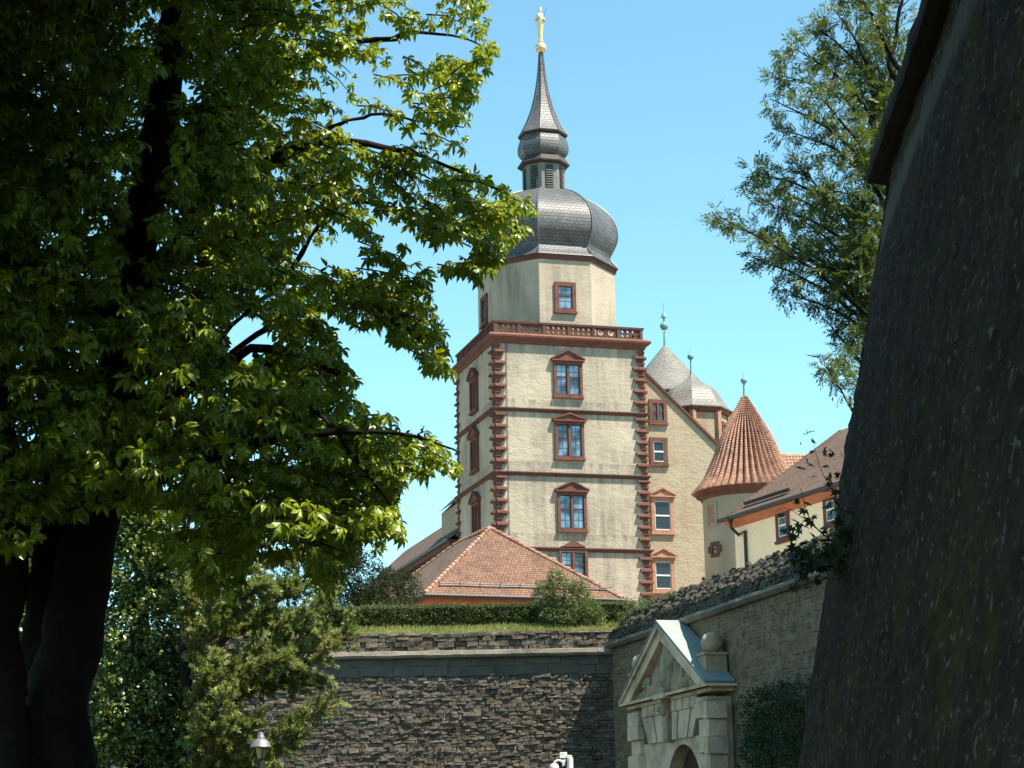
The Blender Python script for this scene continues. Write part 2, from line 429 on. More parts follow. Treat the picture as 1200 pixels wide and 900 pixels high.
# ------------------------------------------------------------------ carved gateway on the gate wall
OUT = 0.80
def P(px, py, out=OUT): return wall_t(px, py, out)
tA, zA = P(777, 733); tL, zLc = P(728, 826); tR, zRc = P(829, 801)
tc = .5 * (tL + tR); hwd = .5 * (tR - tL); zc0 = .5 * (zLc + zRc); zcb = zc0 - .28
por = thing("gateway", "carved pale stone gateway with a steep triangular pediment", "gateway", W(tc, 0, 0))
def PB(mb, t0, t1, o0, o1, z0, z1):
    mb.box(W(t0, o0, z0), TD * (t1 - t0), ND * (o1 - o0), V(0, 0, z1 - z0))
fo = OUT - .28                                          # face of the masonry
zap = zA
iw = hwd - .38                                          # masonry half width
m = MB()
ta, za = P(800, 872, fo); ra = .5 * (P(821, 893, fo)[0] - P(779, 893, fo)[0])
zs = za - ra                                            # springing
# wall with arch cut: left, right, above
pts_arc = [(ta + ra * math.cos(a), zs + ra * math.sin(a)) for a in np.linspace(math.pi, 0, 17)]
lim = zcb - .02
for k in range(16):
    (t0, z0), (t1, z1) = pts_arc[k], pts_arc[k + 1]
    m.prism([W(t0, fo, z0), W(t1, fo, z1), W(t1, fo, lim), W(t0, fo, lim)], -ND * (fo))
PB(m, tc - iw, ta - ra, 0, fo, 0, lim); PB(m, ta + ra, tc + iw, 0, fo, 0, lim)
m.build("arch_wall", ASHLAR, por)
m = MB(); PB(m, ta - ra, ta + ra, .02, .12, 0, zs + ra); m.build("doorway", BROWNW, por)
# banded pilasters
for sgn in (-1, 1):
    m = MB(); z = 0.0; k = 0; hb = .46
    pc = tc + sgn * (iw - .42)
    while z < zcb - .5:
        hh = hb * random.uniform(.9, 1.1); e = .10 if k % 2 else .0
        PB(m, pc - .42 - e * .6, pc + .42 + e * .6 + .002, fo - .05, fo + .12 + e, z + .012, min(z + hh, zcb) - .012); z += hh; k += 1
    PB(m, pc - .5, pc + .5, fo - .05, fo + .2, z, zcb - .01)
    m.build("pilaster", ASHLAR, por)
# side buttress at the near end
m = MB(); z = 0; k = 0
while z < zcb - .6:
    e = .08 * (k % 2); PB(m, tc + iw + .01, tc + iw + .22 + e, .25, .75 + e, z + .01, z + .45); z += .46; k += 1
m.build("side_pier", ASHLAR, por)
# flat arch of voussoirs with a keystone mask
m = MB(); zv1 = P(786, 836, fo)[1]; zv0 = P(786, 868, fo)[1]; zcb = P(786, 820, fo)[1] + .12
hw_b, hw_t = iw - 1.45, iw - .95; nv = 9
for k in range(nv):
    if k == nv // 2: continue
    f0, f1 = k / nv * 2 - 1, (k + 1) / nv * 2 - 1
    g = .032
    m.prism([W(tc + f0 * hw_b + g, fo, zv0), W(tc + f1 * hw_b - g, fo, zv0), W(tc + f1 * hw_t - g, fo, zv1), W(tc + f0 * hw_t + g, fo, zv1)], ND * (.09 + .02 * (k % 2)))
for k in range(8):
    f0, f1 = k / 8 * 2 - 1, (k + 1) / 8 * 2 - 1
    PB(m, tc + f0 * hw_t + .03, tc + f1 * hw_t - .03, fo, fo + .10, zv1 + .02, zcb - .17)
m.build("voussoir", ASHLAR, por)
m = MB()
kz = .5 * (zv0 + zcb)
m.prism([W(tc - .17, fo, zv0 - .05), W(tc + .17, fo, zv0 - .05), W(tc + .24, fo, zcb - .05), W(tc - .24, fo, zcb - .05)], ND * .22)
def blob(mb, c, r, n=10, sq=(1, 1, 1)):
    c = np.asarray(c, float); prof = []; vs = []
    for i in range(n + 1):
        a = -math.pi / 2 + math.pi * i / n
        for j in range(2 * n):
            b = math.pi * j / n
            d = TD * (math.cos(a) * math.cos(b) * sq[0]) + ND * (math.cos(a) * math.sin(b) * sq[1]) + V(0, 0, math.sin(a) * sq[2])
            vs.append(c + r * d)
    fs = [[i * 2 * n + j, i * 2 * n + (j + 1) % (2 * n), (i + 1) * 2 * n + (j + 1) % (2 * n), (i + 1) * 2 * n + j] for i in range(n) for j in range(2 * n)]
    mb.add(vs, fs)
blob(m, W(tc, fo + .24, zcb - .38), .2, 8, (.85, .8, 1.1)); blob(m, W(tc, fo + .4, zcb - .42), .06, 6)
for s_ in (-1, 1): blob(m, W(tc + s_ * .16, fo + .24, zcb - .3), .09, 6); blob(m, W(tc + s_ * .07, fo + .38, zcb - .34), .035, 5)
blob(m, W(tc, fo + .2, zcb - .78), .17, 8, (1.0, .5, 1.5))
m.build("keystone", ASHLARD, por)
m = MB(); PB(m, tc - hw_t, tc + hw_t, fo, fo + .035, zv0 + .02, zcb - .17); m.build("joint_backing", BANDST, por)
# entablature
m = MB()
PB(m, tc - hwd + .12, tc + hwd - .12, 0, OUT - .14, zcb - .16, zcb)
PB(m, tc - hwd, tc + hwd, 0, OUT, zcb, zc0 - .06); PB(m, tc - hwd - .06, tc + hwd + .06, 0, OUT + .06, zc0 - .06, zc0 + .02)
PB(m, tc - .45, tc + .45, 0, OUT + .12, zcb - .1, zc0 + .03)
m.build("entablature", ASHLAR, por)
# raking cornices + tympanum
ap = np.array([tc, zap]); th = .34
m = MB()
dz = zap - zc0
for sgn in (-1, 1):
    e = np.array([tc + sgn * (hwd + .0), zc0])
    d = unit(np.append(ap - e, 0))[:2]; nn = np.array([-d[1], d[0]]) * (1 if sgn > 0 else -1)   # inward-down
    nn = nn if nn[1] < 0 else -nn
    q = [e, ap, ap + np.array([0, -th / abs(d[0]) * 1.0]), e + np.array([-sgn * th / abs(d[1]), 0])]
    m.prism([W(a, OUT, b) for a, b in q], -ND * .42)
    q2 = [e + nn * .0 + np.array([sgn * .06, .0]), ap + np.array([0, .1]), ap + np.array([0, -.06]), e + np.array([-sgn * .08, 0])]
    m.prism([W(a, OUT + .09, b) for a, b in q2], -ND * .3)
m.build("raking_cornice", ASHLAR, por)
m = MB()
m.prism([W(tc - hwd + .1, OUT - .24, zc0), W(tc + hwd - .1, OUT - .24, zc0), W(tc, OUT - .24, zap - .15)], -ND * .8)
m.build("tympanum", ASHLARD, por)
m = MB(); to = OUT - .22                                # heraldic relief of a shield, supporters and scrolls
blob(m, W(tc, to, zc0 + dz * .36), .5, 10, (.8, .35, 1.25)); blob(m, W(tc, to + .1, zc0 + dz * .36), .34, 9, (.75, .4, 1.2))
blob(m, W(tc, to, zc0 + dz * .66), .24, 8, (1, .6, 1.1)); blob(m, W(tc, to + .05, zc0 + dz * .78), .13, 7)
for s_ in (-1, 1):
    for (dt, dzz, r_, sq) in ((.75, .18, .3, (1.1, .5, 1.3)), (.72, .36, .2, (1, .6, 1.1)), (1.25, .1, .3, (1.4, .5, .7)), (1.9, .08, .22, (1.5, .5, .7)), (.5, .08, .2, (1.2, .6, .7)), (1.05, .28, .13, (1, .7, 1.5)), (2.4, .05, .13, (1.4, .6, .7)), (.36, .55, .14, (1, .6, 1.6)), (1.55, .17, .14, (1.3, .6, 1))):
        blob(m, W(tc + s_ * dt * hwd / 3.4, to, zc0 + dz * dzz), r_, 7, sq)
rr = random.Random(5)
for k in range(46):
    f_ = rr.uniform(-.9, .9); hmax = (1 - abs(f_)) * dz * .8
    blob(m, W(tc + f_ * hwd * .85, to + .02, zc0 + rr.uniform(.04, max(.06, hmax))), rr.uniform(.05, .13), 6, (rr.uniform(.7, 1.5), .8, rr.uniform(.7, 1.6)))
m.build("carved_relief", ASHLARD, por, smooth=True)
m = MB()                                                # copper roof slopes behind the pediment
for sgn in (-1, 1):
    e = W(tc + sgn * (hwd + .05), OUT + .1, zc0 + .05); a_ = W(tc, OUT + .1, zap + .14)
    m.prism([e, a_, a_ + V(0, 0, .05), e + V(0, 0, .05)], -ND * (OUT + .05))
m.build("copper_roof", COPPERD, por)
for sgn in (1, -1):
    ob = .36
    tb, zpb = wall_t(835.5, 787, ob); zpt = wall_t(835.5, 765, ob)[1]
    if sgn < 0: tb = 2 * tc - tb
    m = MB(); PB(m, tb - .30, tb + .30, ob - .3, ob + .3, zc0, zpt - .07)
    PB(m, tb - .35, tb + .35, ob - .35, ob + .35, zpt - .07, zpt)
    q = m.build("ball_plinth", ASHLARD, por)
    m = MB(); blob(m, W(tb, ob, zpt + .27), .30, 12); m.build("stone_ball", ASHLARD, q, smooth=True)
print("portal", zap - ZL, tc, hwd, tL, tR, tA, zap - zc0)

# ------------------------------------------------------------------ the tower
TH = R(16.0)
U, N_ = V(math.cos(TH), math.sin(TH), 0), V(-math.sin(TH), math.cos(TH), 0)   # along front face, into depth
C0 = at(581, 550, 130.0)
def front(px, py, off=0.0):
    p = hit(px, py, C0 + N_ * off, N_); return float(np.dot(p - C0, U)), float(p[2])
def side(px, py):
    p = hit(px, py, C0, U); return float(np.dot(p - C0, N_)), float(p[2])
TW = front(757.5, 520)[0]; TDp = side(536, 520)[0]
CB = C0 * V(1, 1, 0)
def T(u, v, z): return CB + U * u + N_ * v + V(0, 0, z)
zc = lambda py, px=581: front(px, py)[1]
TC = T(TW / 2, TDp / 2, 0)
print("tower", TW, TDp, "corner", C0)
tower = thing("castle_tower", "tall square plastered tower with red corner stones and a slate onion dome", "tower", T(TW / 2, TDp / 2, 8.0))
Z_CB, Z_CT, Z_BT = zc(402), zc(392.5), zc(375)          # cornice bottom, top, balustrade top
m = MB()
m.box(T(0, 0, 6), U * TW, N_ * TDp, V(0, 0, Z_CT - 6.2)); m.build("wall", PLASTER, tower)

def ring(mb, prof, w=TW, d=TDp):
    """sweep (out, z) profile round the square plan"""
    vs = []
    for (o, z) in prof:
        vs += [T(-o, -o, z), T(w + o, -o, z), T(w + o, d + o, z), T(-o, d + o, z)]
    fs = [[k * 4 + j, k * 4 + (j + 1) % 4, (k + 1) * 4 + (j + 1) % 4, (k + 1) * 4 + j] for k in range(len(prof) - 1) for j in range(4)]
    mb.add(vs, fs)
ZS = [zc(478.5), zc(553.5), front(690, 644.5)[1]]
for z in ZS:
    m = MB(); ring(m, [(-.1, z - .17), (.08, z - .14), (.12, z - .04), (.22, z + .02), (.22, z + .08), (-.05, z + .15)])
    m.build("string_course", SANDD, tower)
m = MB()
ring(m, [(-.05, Z_CB), (.09, Z_CB + .04), (.13, Z_CB + .18), (.28, Z_CB + .30), (.42, Z_CB + .42), (.44, Z_CT - .02), (.40, Z_CT + .03), (-.9, Z_CT + .04)])
m.build("cornice", SAND, tower)
m = MB(); ring(m, [(-.1, Z_CT + .03), (.30, Z_CT + .035), (.30, Z_CT + .12), (-.1, Z_CT + .13)]); m.build("cornice_top", SANDP, tower)

# balustrade: rails, posts, pierced tracery panels
def seg_bar(mb, p, q, n, wdt, dep):
    d = unit(q - p); s_ = np.cross(d, n); mb.box(p - s_ * wdt / 2 - n * dep / 2, q - p, s_ * wdt, n * dep)
def ring_flat(mb, c, a, b, n, r0, r1, dep, k=14):
    vs = []
    for j in range(k):
        t = 2 * math.pi * j / k; e = a * math.cos(t) + b * math.sin(t)
        vs += [c + e * r0 - n * dep / 2, c + e * r1 - n * dep / 2, c + e * r1 + n * dep / 2, c + e * r0 + n * dep / 2]
    fs = [[4 * j + i, 4 * j + (i + 1) % 4, 4 * ((j + 1) % k) + (i + 1) % 4, 4 * ((j + 1) % k) + i] for j in range(k) for i in range(4)]
    mb.add(vs, fs)
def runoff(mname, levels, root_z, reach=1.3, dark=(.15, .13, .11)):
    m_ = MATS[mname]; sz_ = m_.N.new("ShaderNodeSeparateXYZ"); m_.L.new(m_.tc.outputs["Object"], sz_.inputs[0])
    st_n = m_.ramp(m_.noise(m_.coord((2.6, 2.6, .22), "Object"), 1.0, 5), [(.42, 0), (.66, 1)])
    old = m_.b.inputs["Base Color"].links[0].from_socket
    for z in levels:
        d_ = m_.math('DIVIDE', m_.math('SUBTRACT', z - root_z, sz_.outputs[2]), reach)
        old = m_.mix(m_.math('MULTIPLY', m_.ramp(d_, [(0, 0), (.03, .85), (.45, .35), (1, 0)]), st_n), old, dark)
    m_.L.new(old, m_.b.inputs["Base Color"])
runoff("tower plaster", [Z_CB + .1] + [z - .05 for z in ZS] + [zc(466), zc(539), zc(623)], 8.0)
bal = MB(); ring(bal, [(-.04, Z_BT - .17), (.06, Z_BT - .15), (.08, Z_BT - .02), (.05, Z_BT), (-.22, Z_BT), (-.22, Z_BT - .17), (-.04, Z_BT - .17)])
ring(bal, [(.0, Z_CT + .13), (.0, Z_CT + .27), (-.18, Z_CT + .27), (-.18, Z_CT + .13)])
balo = bal.build("balustrade", SANDD, tower)
sides = [(T(0, .09, 0), U, N_, TW), (T(TW - .09, 0, 0), N_, U, TDp), (T(0, TDp - .09, 0), U, N_, TW), (T(.09, 0, 0), N_, U, TDp)]
zb0, zb1 = Z_CT + .27, Z_BT - .16; hz = zb1 - zb0; Zu = V(0, 0, 1)
for si, (o, a, n, L) in enumerate(sides):
    npan = 6; pw = L / npan
    m2 = MB()
    for k in range(npan + 1):
        x = min(max(k * pw, .12), L - .12); m = MB(); m.box(o + a * (x - .1) - n * .12 + Zu * (Z_CT + .13), a * .2, n * .24, Zu * (Z_BT - .15 - Z_CT - .13))
        if si % 2 == 0 or 0 < k < npan: m.build("post", SANDD, balo)
        if k == npan: break
        x0, x1 = k * pw + .14, (k + 1) * pw - .14; nt = 2; tw_ = (x1 - x0) / nt
        for j in range(nt):
            c = o + a * (x0 + (j + .5) * tw_) + Zu * (zb0 + hz / 2); r_ = min(hz, tw_) / 2
            if k % 3 == 1:
                ring_flat(m2, c, a, Zu, n, r_ * .72, r_ * 1.04, .12)
                for s1 in (-1, 1): seg_bar(m2, c + a * (s1 * tw_ / 2) + Zu * (hz / 2), c + a * (s1 * r_ * .6) + Zu * (r_ * .55), n, .1, .1); seg_bar(m2, c + a * (s1 * tw_ / 2) - Zu * (hz / 2), c + a * (s1 * r_ * .6) - Zu * (r_ * .55), n, .1, .1)
                ring_flat(m2, c + a * .0 + Zu * r_ * .3, a, Zu, n, r_ * .18, r_ * .42, .1, 10)
            else:
                for s1 in (-1, 1):
                    for s2 in (-1, 1): ring_flat(m2, c + a * (s1 * tw_ * .25) + Zu * (s2 * hz * .25), a, Zu, n, r_ * .32, r_ * .55, .12, 10)
                seg_bar(m2, c - a * (tw_ / 2) + Zu * 0, c + a * (tw_ / 2), n, .07, .1); seg_bar(m2, c - Zu * (hz / 2), c + Zu * (hz / 2), n, .07, .1)
            seg_bar(m2, c + a * (tw_ / 2) - Zu * hz / 2, c + a * (tw_ / 2) + Zu * hz / 2, n, .08, .12)
    m2.build("tracery", SANDD, balo)

# quoins
def quoin(mb, corner, a, n, z0, z1, sgn, flip):
    """stones along edge, on the face with outward normal n, running along a*sgn from the corner"""
    z = z0; k = flip
    while z < z1 - .12:
        h = min(.385, z1 - z); l = (.76 if k % 2 else .46) * random.uniform(.92, 1.08); pr = .22 if k % 2 else .08
        a_ = a * sgn; o = corner + Zu * z
        pts = [o + n * .0 + Zu * .16, o + n * pr + Zu * .165, o + n * pr * .9 + Zu * (h * .80), o + n * .03 + Zu * (h - .01), o + Zu * (h - .01)]
        mb.prism(pts, a_ * l)
        mb.box(o - n * .05, a_ * l * .8, n * .075, Zu * h)
        z += h; k += 1
levels = [(Z_CB, ZS[0] + .15), (ZS[0] - .17, ZS[1] + .15), (ZS[1] - .17, ZS[2] + .15), (ZS[2] - .17, 8.2)]
for name_, corner, a, n, sg in (("quoin", T(0, 0, 0), U, -N_, 1), ("quoin", T(TW, 0, 0), U, -N_, -1), ("quoin", T(0, 0, 0), N_, -U, 1), ("quoin", T(0, TDp, 0), N_, -U, -1), ("quoin", T(TW, 0, 0), N_, U, 1)):
    m = MB()
    for (zt_, zb_) in levels:
        quoin(m, corner, a, n, zb_, zt_ - .02, sg, 0)
    m.build(name_, SAND, tower)

def window(parent, O, a, n, w_, h_, fr=.185, dep=.16, ped=None, mull=True, cross=.42, gm=None, sm=None, barm=None, bars=(2, 4), sill=True):
    """O = centre bottom of the outer frame on the wall; a along, n outward; frame with jambs, lintel, sill, optional pediment"""
    gm = gm or GLASS; sm = sm or SAND; barm = barm or BROWNW
    O = np.asarray(O, float); m = MB()
    B = lambda mb, x0, x1, z0, z1, d0, d1: mb.box(O + a * x0 + Zu * z0 + n * d0, a * (x1 - x0), Zu * (z1 - z0), n * (d1 - d0))
    B(m, -w_ / 2, -w_ / 2 + fr, 0, h_, -.05, dep); B(m, w_ / 2 - fr, w_ / 2, 0, h_, -.05, dep)
    B(m, -w_ / 2 + fr, w_ / 2 - fr, 0, fr * .9, -.05, dep + .01); B(m, -w_ / 2 + fr, w_ / 2 - fr, h_ - fr * 1.1, h_, -.05, dep - .004)
    if mull: B(m, -.075, .075, fr * .9, h_ - fr * 1.1, -.05, dep - .02)
    if sill: B(m, -w_ / 2 - .06, w_ / 2 + .06, -.1, .035, -.05, dep + .07)
    wo_ = m.build("window", sm, parent)
    m = MB(); x0, x1, z0, z1 = -w_ / 2 + fr, w_ / 2 - fr, fr * .9, h_ - fr * 1.1
    B(m, x0, x1, z0, z1, -.04, .012); m.build("glass", gm, wo_)
    m = MB(); lights = [(x0, -.075), (.075, x1)] if mull else [(x0, x1)]
    for (p, q) in lights:
        B(m, p, p + .05, z0, z1, .013, .05); B(m, q - .05, q, z0, z1, .013, .05); B(m, p + .05, q - .05, z1 - .05, z1, .013, .05); B(m, p + .05, q - .05, z0, z0 + .06, .013, .055)
        zm = z1 - (z1 - z0) * cross; B(m, p + .05, q - .05, zm - .05, zm + .05, .013, .06)
    m.build("sash", barm, wo_)
    m = MB()
    for (p, q) in lights:
        for k in range(1, bars[0]): B(m, p + (q - p) * k / bars[0] - .012, p + (q - p) * k / bars[0] + .012, z0 + .06, z1 - .05, .0135, .03)
        for k in range(1, bars[1]): B(m, p + .05, q - .05, z0 + (z1 - z0) * k / bars[1] - .012, z0 + (z1 - z0) * k / bars[1] + .012, .0135, .028)
    if m.n: m.build("glazing_bar", ZINC, wo_)
    if ped:
        m = MB(); pw = w_ / 2 + .14
        B(m, -pw, pw, h_ + .0, h_ + .09, -.05, dep + .16); 
        z_ = h_ + .09
        m.prism([O + a * -pw + Zu * z_ - n * .05, O + a * pw + Zu * z_ - n * .05, O + Zu * (z_ + ped) - n * .05], n * (dep + .10))
        for sg in (-1, 1):
            e = O + a * (sg * (pw + .04)) + Zu * z_; t_ = O + Zu * (z_ + ped + .07)
            m.prism([e - n * .05, e - n * .05 + Zu * .1, t_ - n * .05 + Zu * .02, t_ - n * .05 - Zu * .09], n * (dep + .21))
        m.build("pediment", sm, wo_)
    return wo_
def fw(px0, px1, py0, py1, off=0.0, fn=None):
    fn = fn or front
    pm = .5 * (px0 + px1)
    u0 = fn(px0, .5 * (py0 + py1))[0]; u1 = fn(px1, .5 * (py0 + py1))[0]; z1 = fn(pm, py0)[1]; z0 = fn(pm, py1)[1]
    return .5 * (u0 + u1), abs(u1 - u0), z0, z1 - z0
for (x0, x1, y0, y1, ped) in ((648.5, 682, 424, 465.5, .62), (650, 684, 494.5, 538, .40), (653, 687, 577, 622.5, .58), (655, 688.5, 644, 686, .0)):
    u, w_, z0, h_ = fw(x0, x1, y0, y1)
    window(tower, T(u, 0, z0), U, -N_, w_, h_, ped=ped or None, bars=(2, 4))
m = MB(); u_, z_ = front(671, 642); z_ = ZS[2] + .15
m.prism([T(u_ - .85, .05, z_), T(u_ + .85, .05, z_), T(u_, .05, z_ + .42)], -N_ * .3)
m.build("pediment", SAND, tower)
for (x0, x1, y0, y1) in ((552, 562, 444, 483), (553, 562.5, 513, 553), (554.5, 564.5, 589, 628)):
    v, w_, z0, h_ = fw(x0, x1, y0, y1, fn=side)
    window(tower, T(0, v, z0), N_, -U, 1.7, h_, ped=.62, bars=(2, 4), dep=.2)
# lightning conductor down the front
m = MB(); ul = front(594.5, 500)[0]
m.tube([T(ul, -.06, Z_CB), T(ul, -.06, 8)], .022, 6); m.build("lightning_conductor", ZINC, tower)

# octagonal drum, dome, lantern, spire  (heights read on the tower axis)
YC = TC[1]
az = lambda py, px=639: at(px, py, YC)[2]
PXM = np.linalg.norm(ray(639, 330)) * 0 + F / ((at(639, 330, YC) - CAM) @ -M3[:, 2])      # pixels per metre at the axis
px2m = lambda r: r / PXM
PH = TH + math.pi / 8
ap8 = 1 / math.cos(math.pi / 8)
m = MB(); rO = px2m(80.6)
Z_OT = az(321)
m.lathe(TC, [(rO, Z_CT - .3), (rO, Z_OT)], 8, PH); m.build("octagonal_storey", DRUMPLASTER, tower)
m = MB()
m.lathe(TC, [(rO - .1, Z_OT - .28), (rO + .1, Z_OT - .26), (rO + .16, Z_OT - .06), (px2m(84), Z_OT + .04), (px2m(84), Z_OT + .1), (rO, Z_OT + .12)], 8, PH, False); m.build("eave_cornice", SANDD, tower)
def prof(pts):
    return [(px2m(r), az(y)) for r, y in pts]
def smooth_prof(pts, n=4):
    P_ = [np.array(p) for p in pts]; out = []
    for k in range(len(P_) - 1):
        p0, p1, p2, p3 = P_[max(k - 1, 0)], P_[k], P_[k + 1], P_[min(k + 2, len(P_) - 1)]
        for j in range(n):
            t = j / n
            out.append(tuple(.5 * ((2 * p1) + (-p0 + p2) * t + (2 * p0 - 5 * p1 + 4 * p2 - p3) * t * t + (-p0 + 3 * p1 - 3 * p2 + p3) * t ** 3)))
    return out + [tuple(P_[-1])]
m = MB()
m.lathe(TC, [(px2m(83), Z_OT + .1)] + prof([(85.5, 320.0), (84.5, 318)]) + prof(smooth_prof([(80, 315), (76, 309), (76.5, 304), (80.5, 297), (84.5, 288), (85.3, 279), (83, 268), (76, 256), (64, 245), (49, 236), (32, 229.5), (25, 228)], 4)), 8, PH, True)
dome = m.build("onion_dome", SLATE, tower)
# lead hips along dome edges
m = MB()
pr_ = prof(smooth_prof([(84.5, 318), (76, 309), (76.5, 304), (80.5, 297), (84.5, 288), (85.3, 279), (83, 268), (76, 256), (64, 245), (49, 236), (32, 229.5)], 3))
for j in range(8):
    t = PH + j * math.pi / 4; e = V(math.cos(t), math.sin(t), 0)
    m.tube([TC + e * (r + .01) + V(0, 0, z) for r, z in pr_], .055, 6)
m.build("hip_flashing", LEAD, dome)
u, z_ = 0, 0
# octagon windows: front facet, far left facet
rin = rO * math.cos(math.pi / 8)
fc = TC - N_ * rin
def ofront(px, py):
    p = hit(px, py, fc, N_); return float(np.dot(p - fc, U)), float(p[2])
uu, w_, z0, h_ = fw(649.5, 674.5, 331, 366, fn=ofront)
window(tower, fc + U * uu + Zu * z0, U, -N_, w_, h_, fr=.26, dep=.14, mull=False, bars=(2, 3))
lc = TC - U * rin
window(tower, lc + Zu * z0, N_, -U, w_, h_, fr=.26, dep=.14, mull=False, bars=(2, 3))
# lantern
m = MB(); rl = px2m(25.5); zl_0, zl_1 = az(232), az(196)
m.lathe(TC, [(rl, zl_0), (rl, zl_1)], 8, PH); lant = m.build("lantern", LANT, tower)
rli = rl * math.cos(math.pi / 8)
for j in range(8):
    t = TH + j * math.pi / 4; e = V(math.cos(t), math.sin(t), 0); s_ = V(-math.sin(t), math.cos(t), 0); c = TC + e * rli
    m = MB(); m3 = MB(); hw_ = .29; zb, ztp = zl_0 + .35, zl_1 - .55
    arc = [c + s_ * (hw_ * math.cos(a)) + Zu * (ztp + hw_ * math.sin(a)) for a in np.linspace(0, math.pi, 9)]
    m3.prism([c + s_ * hw_ + Zu * zb] + arc + [c - s_ * hw_ + Zu * zb], e * .012)
    z = zb
    while z < ztp + .18:
        m.prism([c - s_ * hw_ * .92 + Zu * z + e * .09, c - s_ * hw_ * .92 + Zu * (z + .03) + e * .09, c - s_ * hw_ * .92 + Zu * (z + .14) + e * .013, c - s_ * hw_ * .92 + Zu * (z + .11) + e * .013], s_ * hw_ * 1.84); z += .17
    m.build("louvre", LOUV, lant); m3.build("louvre_opening", IRON, lant)
m = MB()
SPE = mat_plain("dark weathered wood", (.055, .042, .036), .7, .3)
m.lathe(TC, [(px2m(24), az(198.5)), (px2m(31), az(196.5)), (px2m(31.4), az(195)), (px2m(27), az(189)), (px2m(25), az(186.5))], 8, PH); m.build("lantern_cornice", SPE, tower)
m = MB()
m.lathe(TC, prof(smooth_prof([(25, 187), (28.5, 184), (30.6, 179), (30.2, 172), (28, 165), (26, 161)], 3)), 8, PH); m.build("bulb", SLATE, tower)
m = MB(); m.lathe(TC, prof([(24, 163), (29.5, 161.5), (30, 160), (27, 156.5)]), 8, PH); m.build("spire_eave", SPE, tower)
m = MB(); sp = prof(smooth_prof([(29.5, 159.5), (24.7, 152), (19.5, 142.5), (12.8, 126), (7.8, 106), (4.4, 84), (2.6, 63), (2.0, 55)], 4))
m.lathe(TC, sp, 8, PH); spire = m.build("spire", SLATE, tower)
m = MB()
for j in range(8):
    t = PH + j * math.pi / 4; e = V(math.cos(t), math.sin(t), 0)
    m.tube([TC + e * (r + .005) + V(0, 0, z) for r, z in sp[:-4]], .035, 5)
m.build("hip_flashing", LEAD, spire)
m = MB(); rb = px2m(7); zb = az(56)
m.lathe(TC, [(max(rb * math.sin(a), .01), zb - rb * math.cos(a)) for a in np.linspace(0, math.pi, 15)], 24); m.build("gilded_ball", GOLD, tower, smooth=True)
# gilded statue
st = thing("statue", "small gilded statue of a robed woman standing on the spire's golden ball", "statue", TC + V(0, 0, zb + rb))
m = MB(); z0 = zb + rb - .03; hS = az(9) - z0
pf = [(.10, 0), (.20, .02), (.2, .05), (.12, .07), (.16, .12), (.17, .25), (.20, .4), (.26, .55), (.30, .64), (.27, .74), (.24, .79), (.12, .83), (.085, .845), (.12, .88), (.14, .92), (.12, .965), (.11, .97), (.13, 1.0), (.03, 1.0)]
mod = lambda j, k: 1 + (.10 * math.sin(j * 2.3 + k * .25) if 4 <= k <= 9 else 0)
m.lathe(TC, [(r, z0 + h * hS) for r, h in smooth_prof(pf, 2)], 20, 0, True, None, 1.0, .8)
m.tube([TC + V(.18, -.02, z0 + .72 * hS), TC + V(.30, -.14, z0 + .60 * hS), TC + V(.20, -.26, z0 + .66 * hS)], [.09, .075, .06], 8)
m.tube([TC + V(-.18, -.02, z0 + .73 * hS), TC + V(-.31, -.12, z0 + .63 * hS), TC + V(-.16, -.26, z0 + .7 * hS)], [.09, .075, .06], 8)
m.tube([TC + V(-.12, -.24, z0 + .66 * hS), TC + V(-.14, -.25, z0 + .80 * hS)], [.10, .07], 8)
m.build("figure", GOLD, st, smooth=True)
m = MB(); m.tube([TC + V(.20, -.27, z0 + .62 * hS), TC + V(.46, -.2, z0 + .98 * hS)], .014, 6); m.build("sceptre", IRON, st)

# ------------------------------------------------------------------ palace wing with half gable, right of the tower
PO = 2.2
pw = thing("palace_wing", "gabled plaster palace wing with red framed windows, joined to the tower's right side", "palace", T(TW + 2, PO, 8.0))
pf_ = lambda px, py: front(px, py, PO)
gp = pf_(733, 416); ge = pf_(884, 566); gl_ = 2 * gp[0] - ge[0]
m = MB()
m.prism([T(gl_, PO, 6), T(ge[0], PO, 6), T(ge[0], PO, ge[1]), T(gp[0], PO, gp[1]), T(gl_, PO, ge[1])], N_ * 16); m.build("wall", PLASTER2, pw)
m = MB()
for s_ in (-1, 1):
    e = np.array([gp[0] + s_ * (ge[0] - gp[0]), ge[1]]); a_ = np.array(gp)
    m.prism([T(e[0], PO - .18, e[1]), T(a_[0], PO - .18, a_[1]), T(a_[0], PO - .18, a_[1] + .19), T(e[0] + s_ * .05, PO - .18, e[1] + .19)], N_ * .6)
m.build("gable_coping", SANDD, pw)
m = MB()
for s_ in (-1, 1):
    e = np.array([gp[0] + s_ * (ge[0] - gp[0] + .3), ge[1] - .2]); a_ = np.array(gp)
    sl = unit(T(a_[0], 0, a_[1]) - T(e[0], 0, e[1]))
    m.poly([T(e[0], PO + .42, e[1] + .2), T(e[0], PO + 16, e[1] + .2), T(a_[0], PO + 16, a_[1] + .2), T(a_[0], PO + .42, a_[1] + .2)], N_, sl)
m.build("roof", TILED, pw)
for (x0, x1, y0, y1, ped, gm_, mul) in ((760.5, 781, 468.5, 496.5, 0, GLASS, True), (761.5, 782, 513, 545, 0, DGLASS, False), (763, 789, 583, 625, .5, DGLASS, False), (764, 790, 654, 694, .5, DGLASS, False)):
    u, w_, z0, h_ = fw(x0, x1, y0, y1, fn=pf_)
    window(pw, T(u, PO, z0), U, -N_, w_, h_, fr=.24, ped=ped or None, gm=gm_, sm=SANDP if ped else SAND, mull=mul, bars=(4, 4), barm=WHITE if (gm_ is DGLASS) else BROWNW, cross=.5, dep=.12)

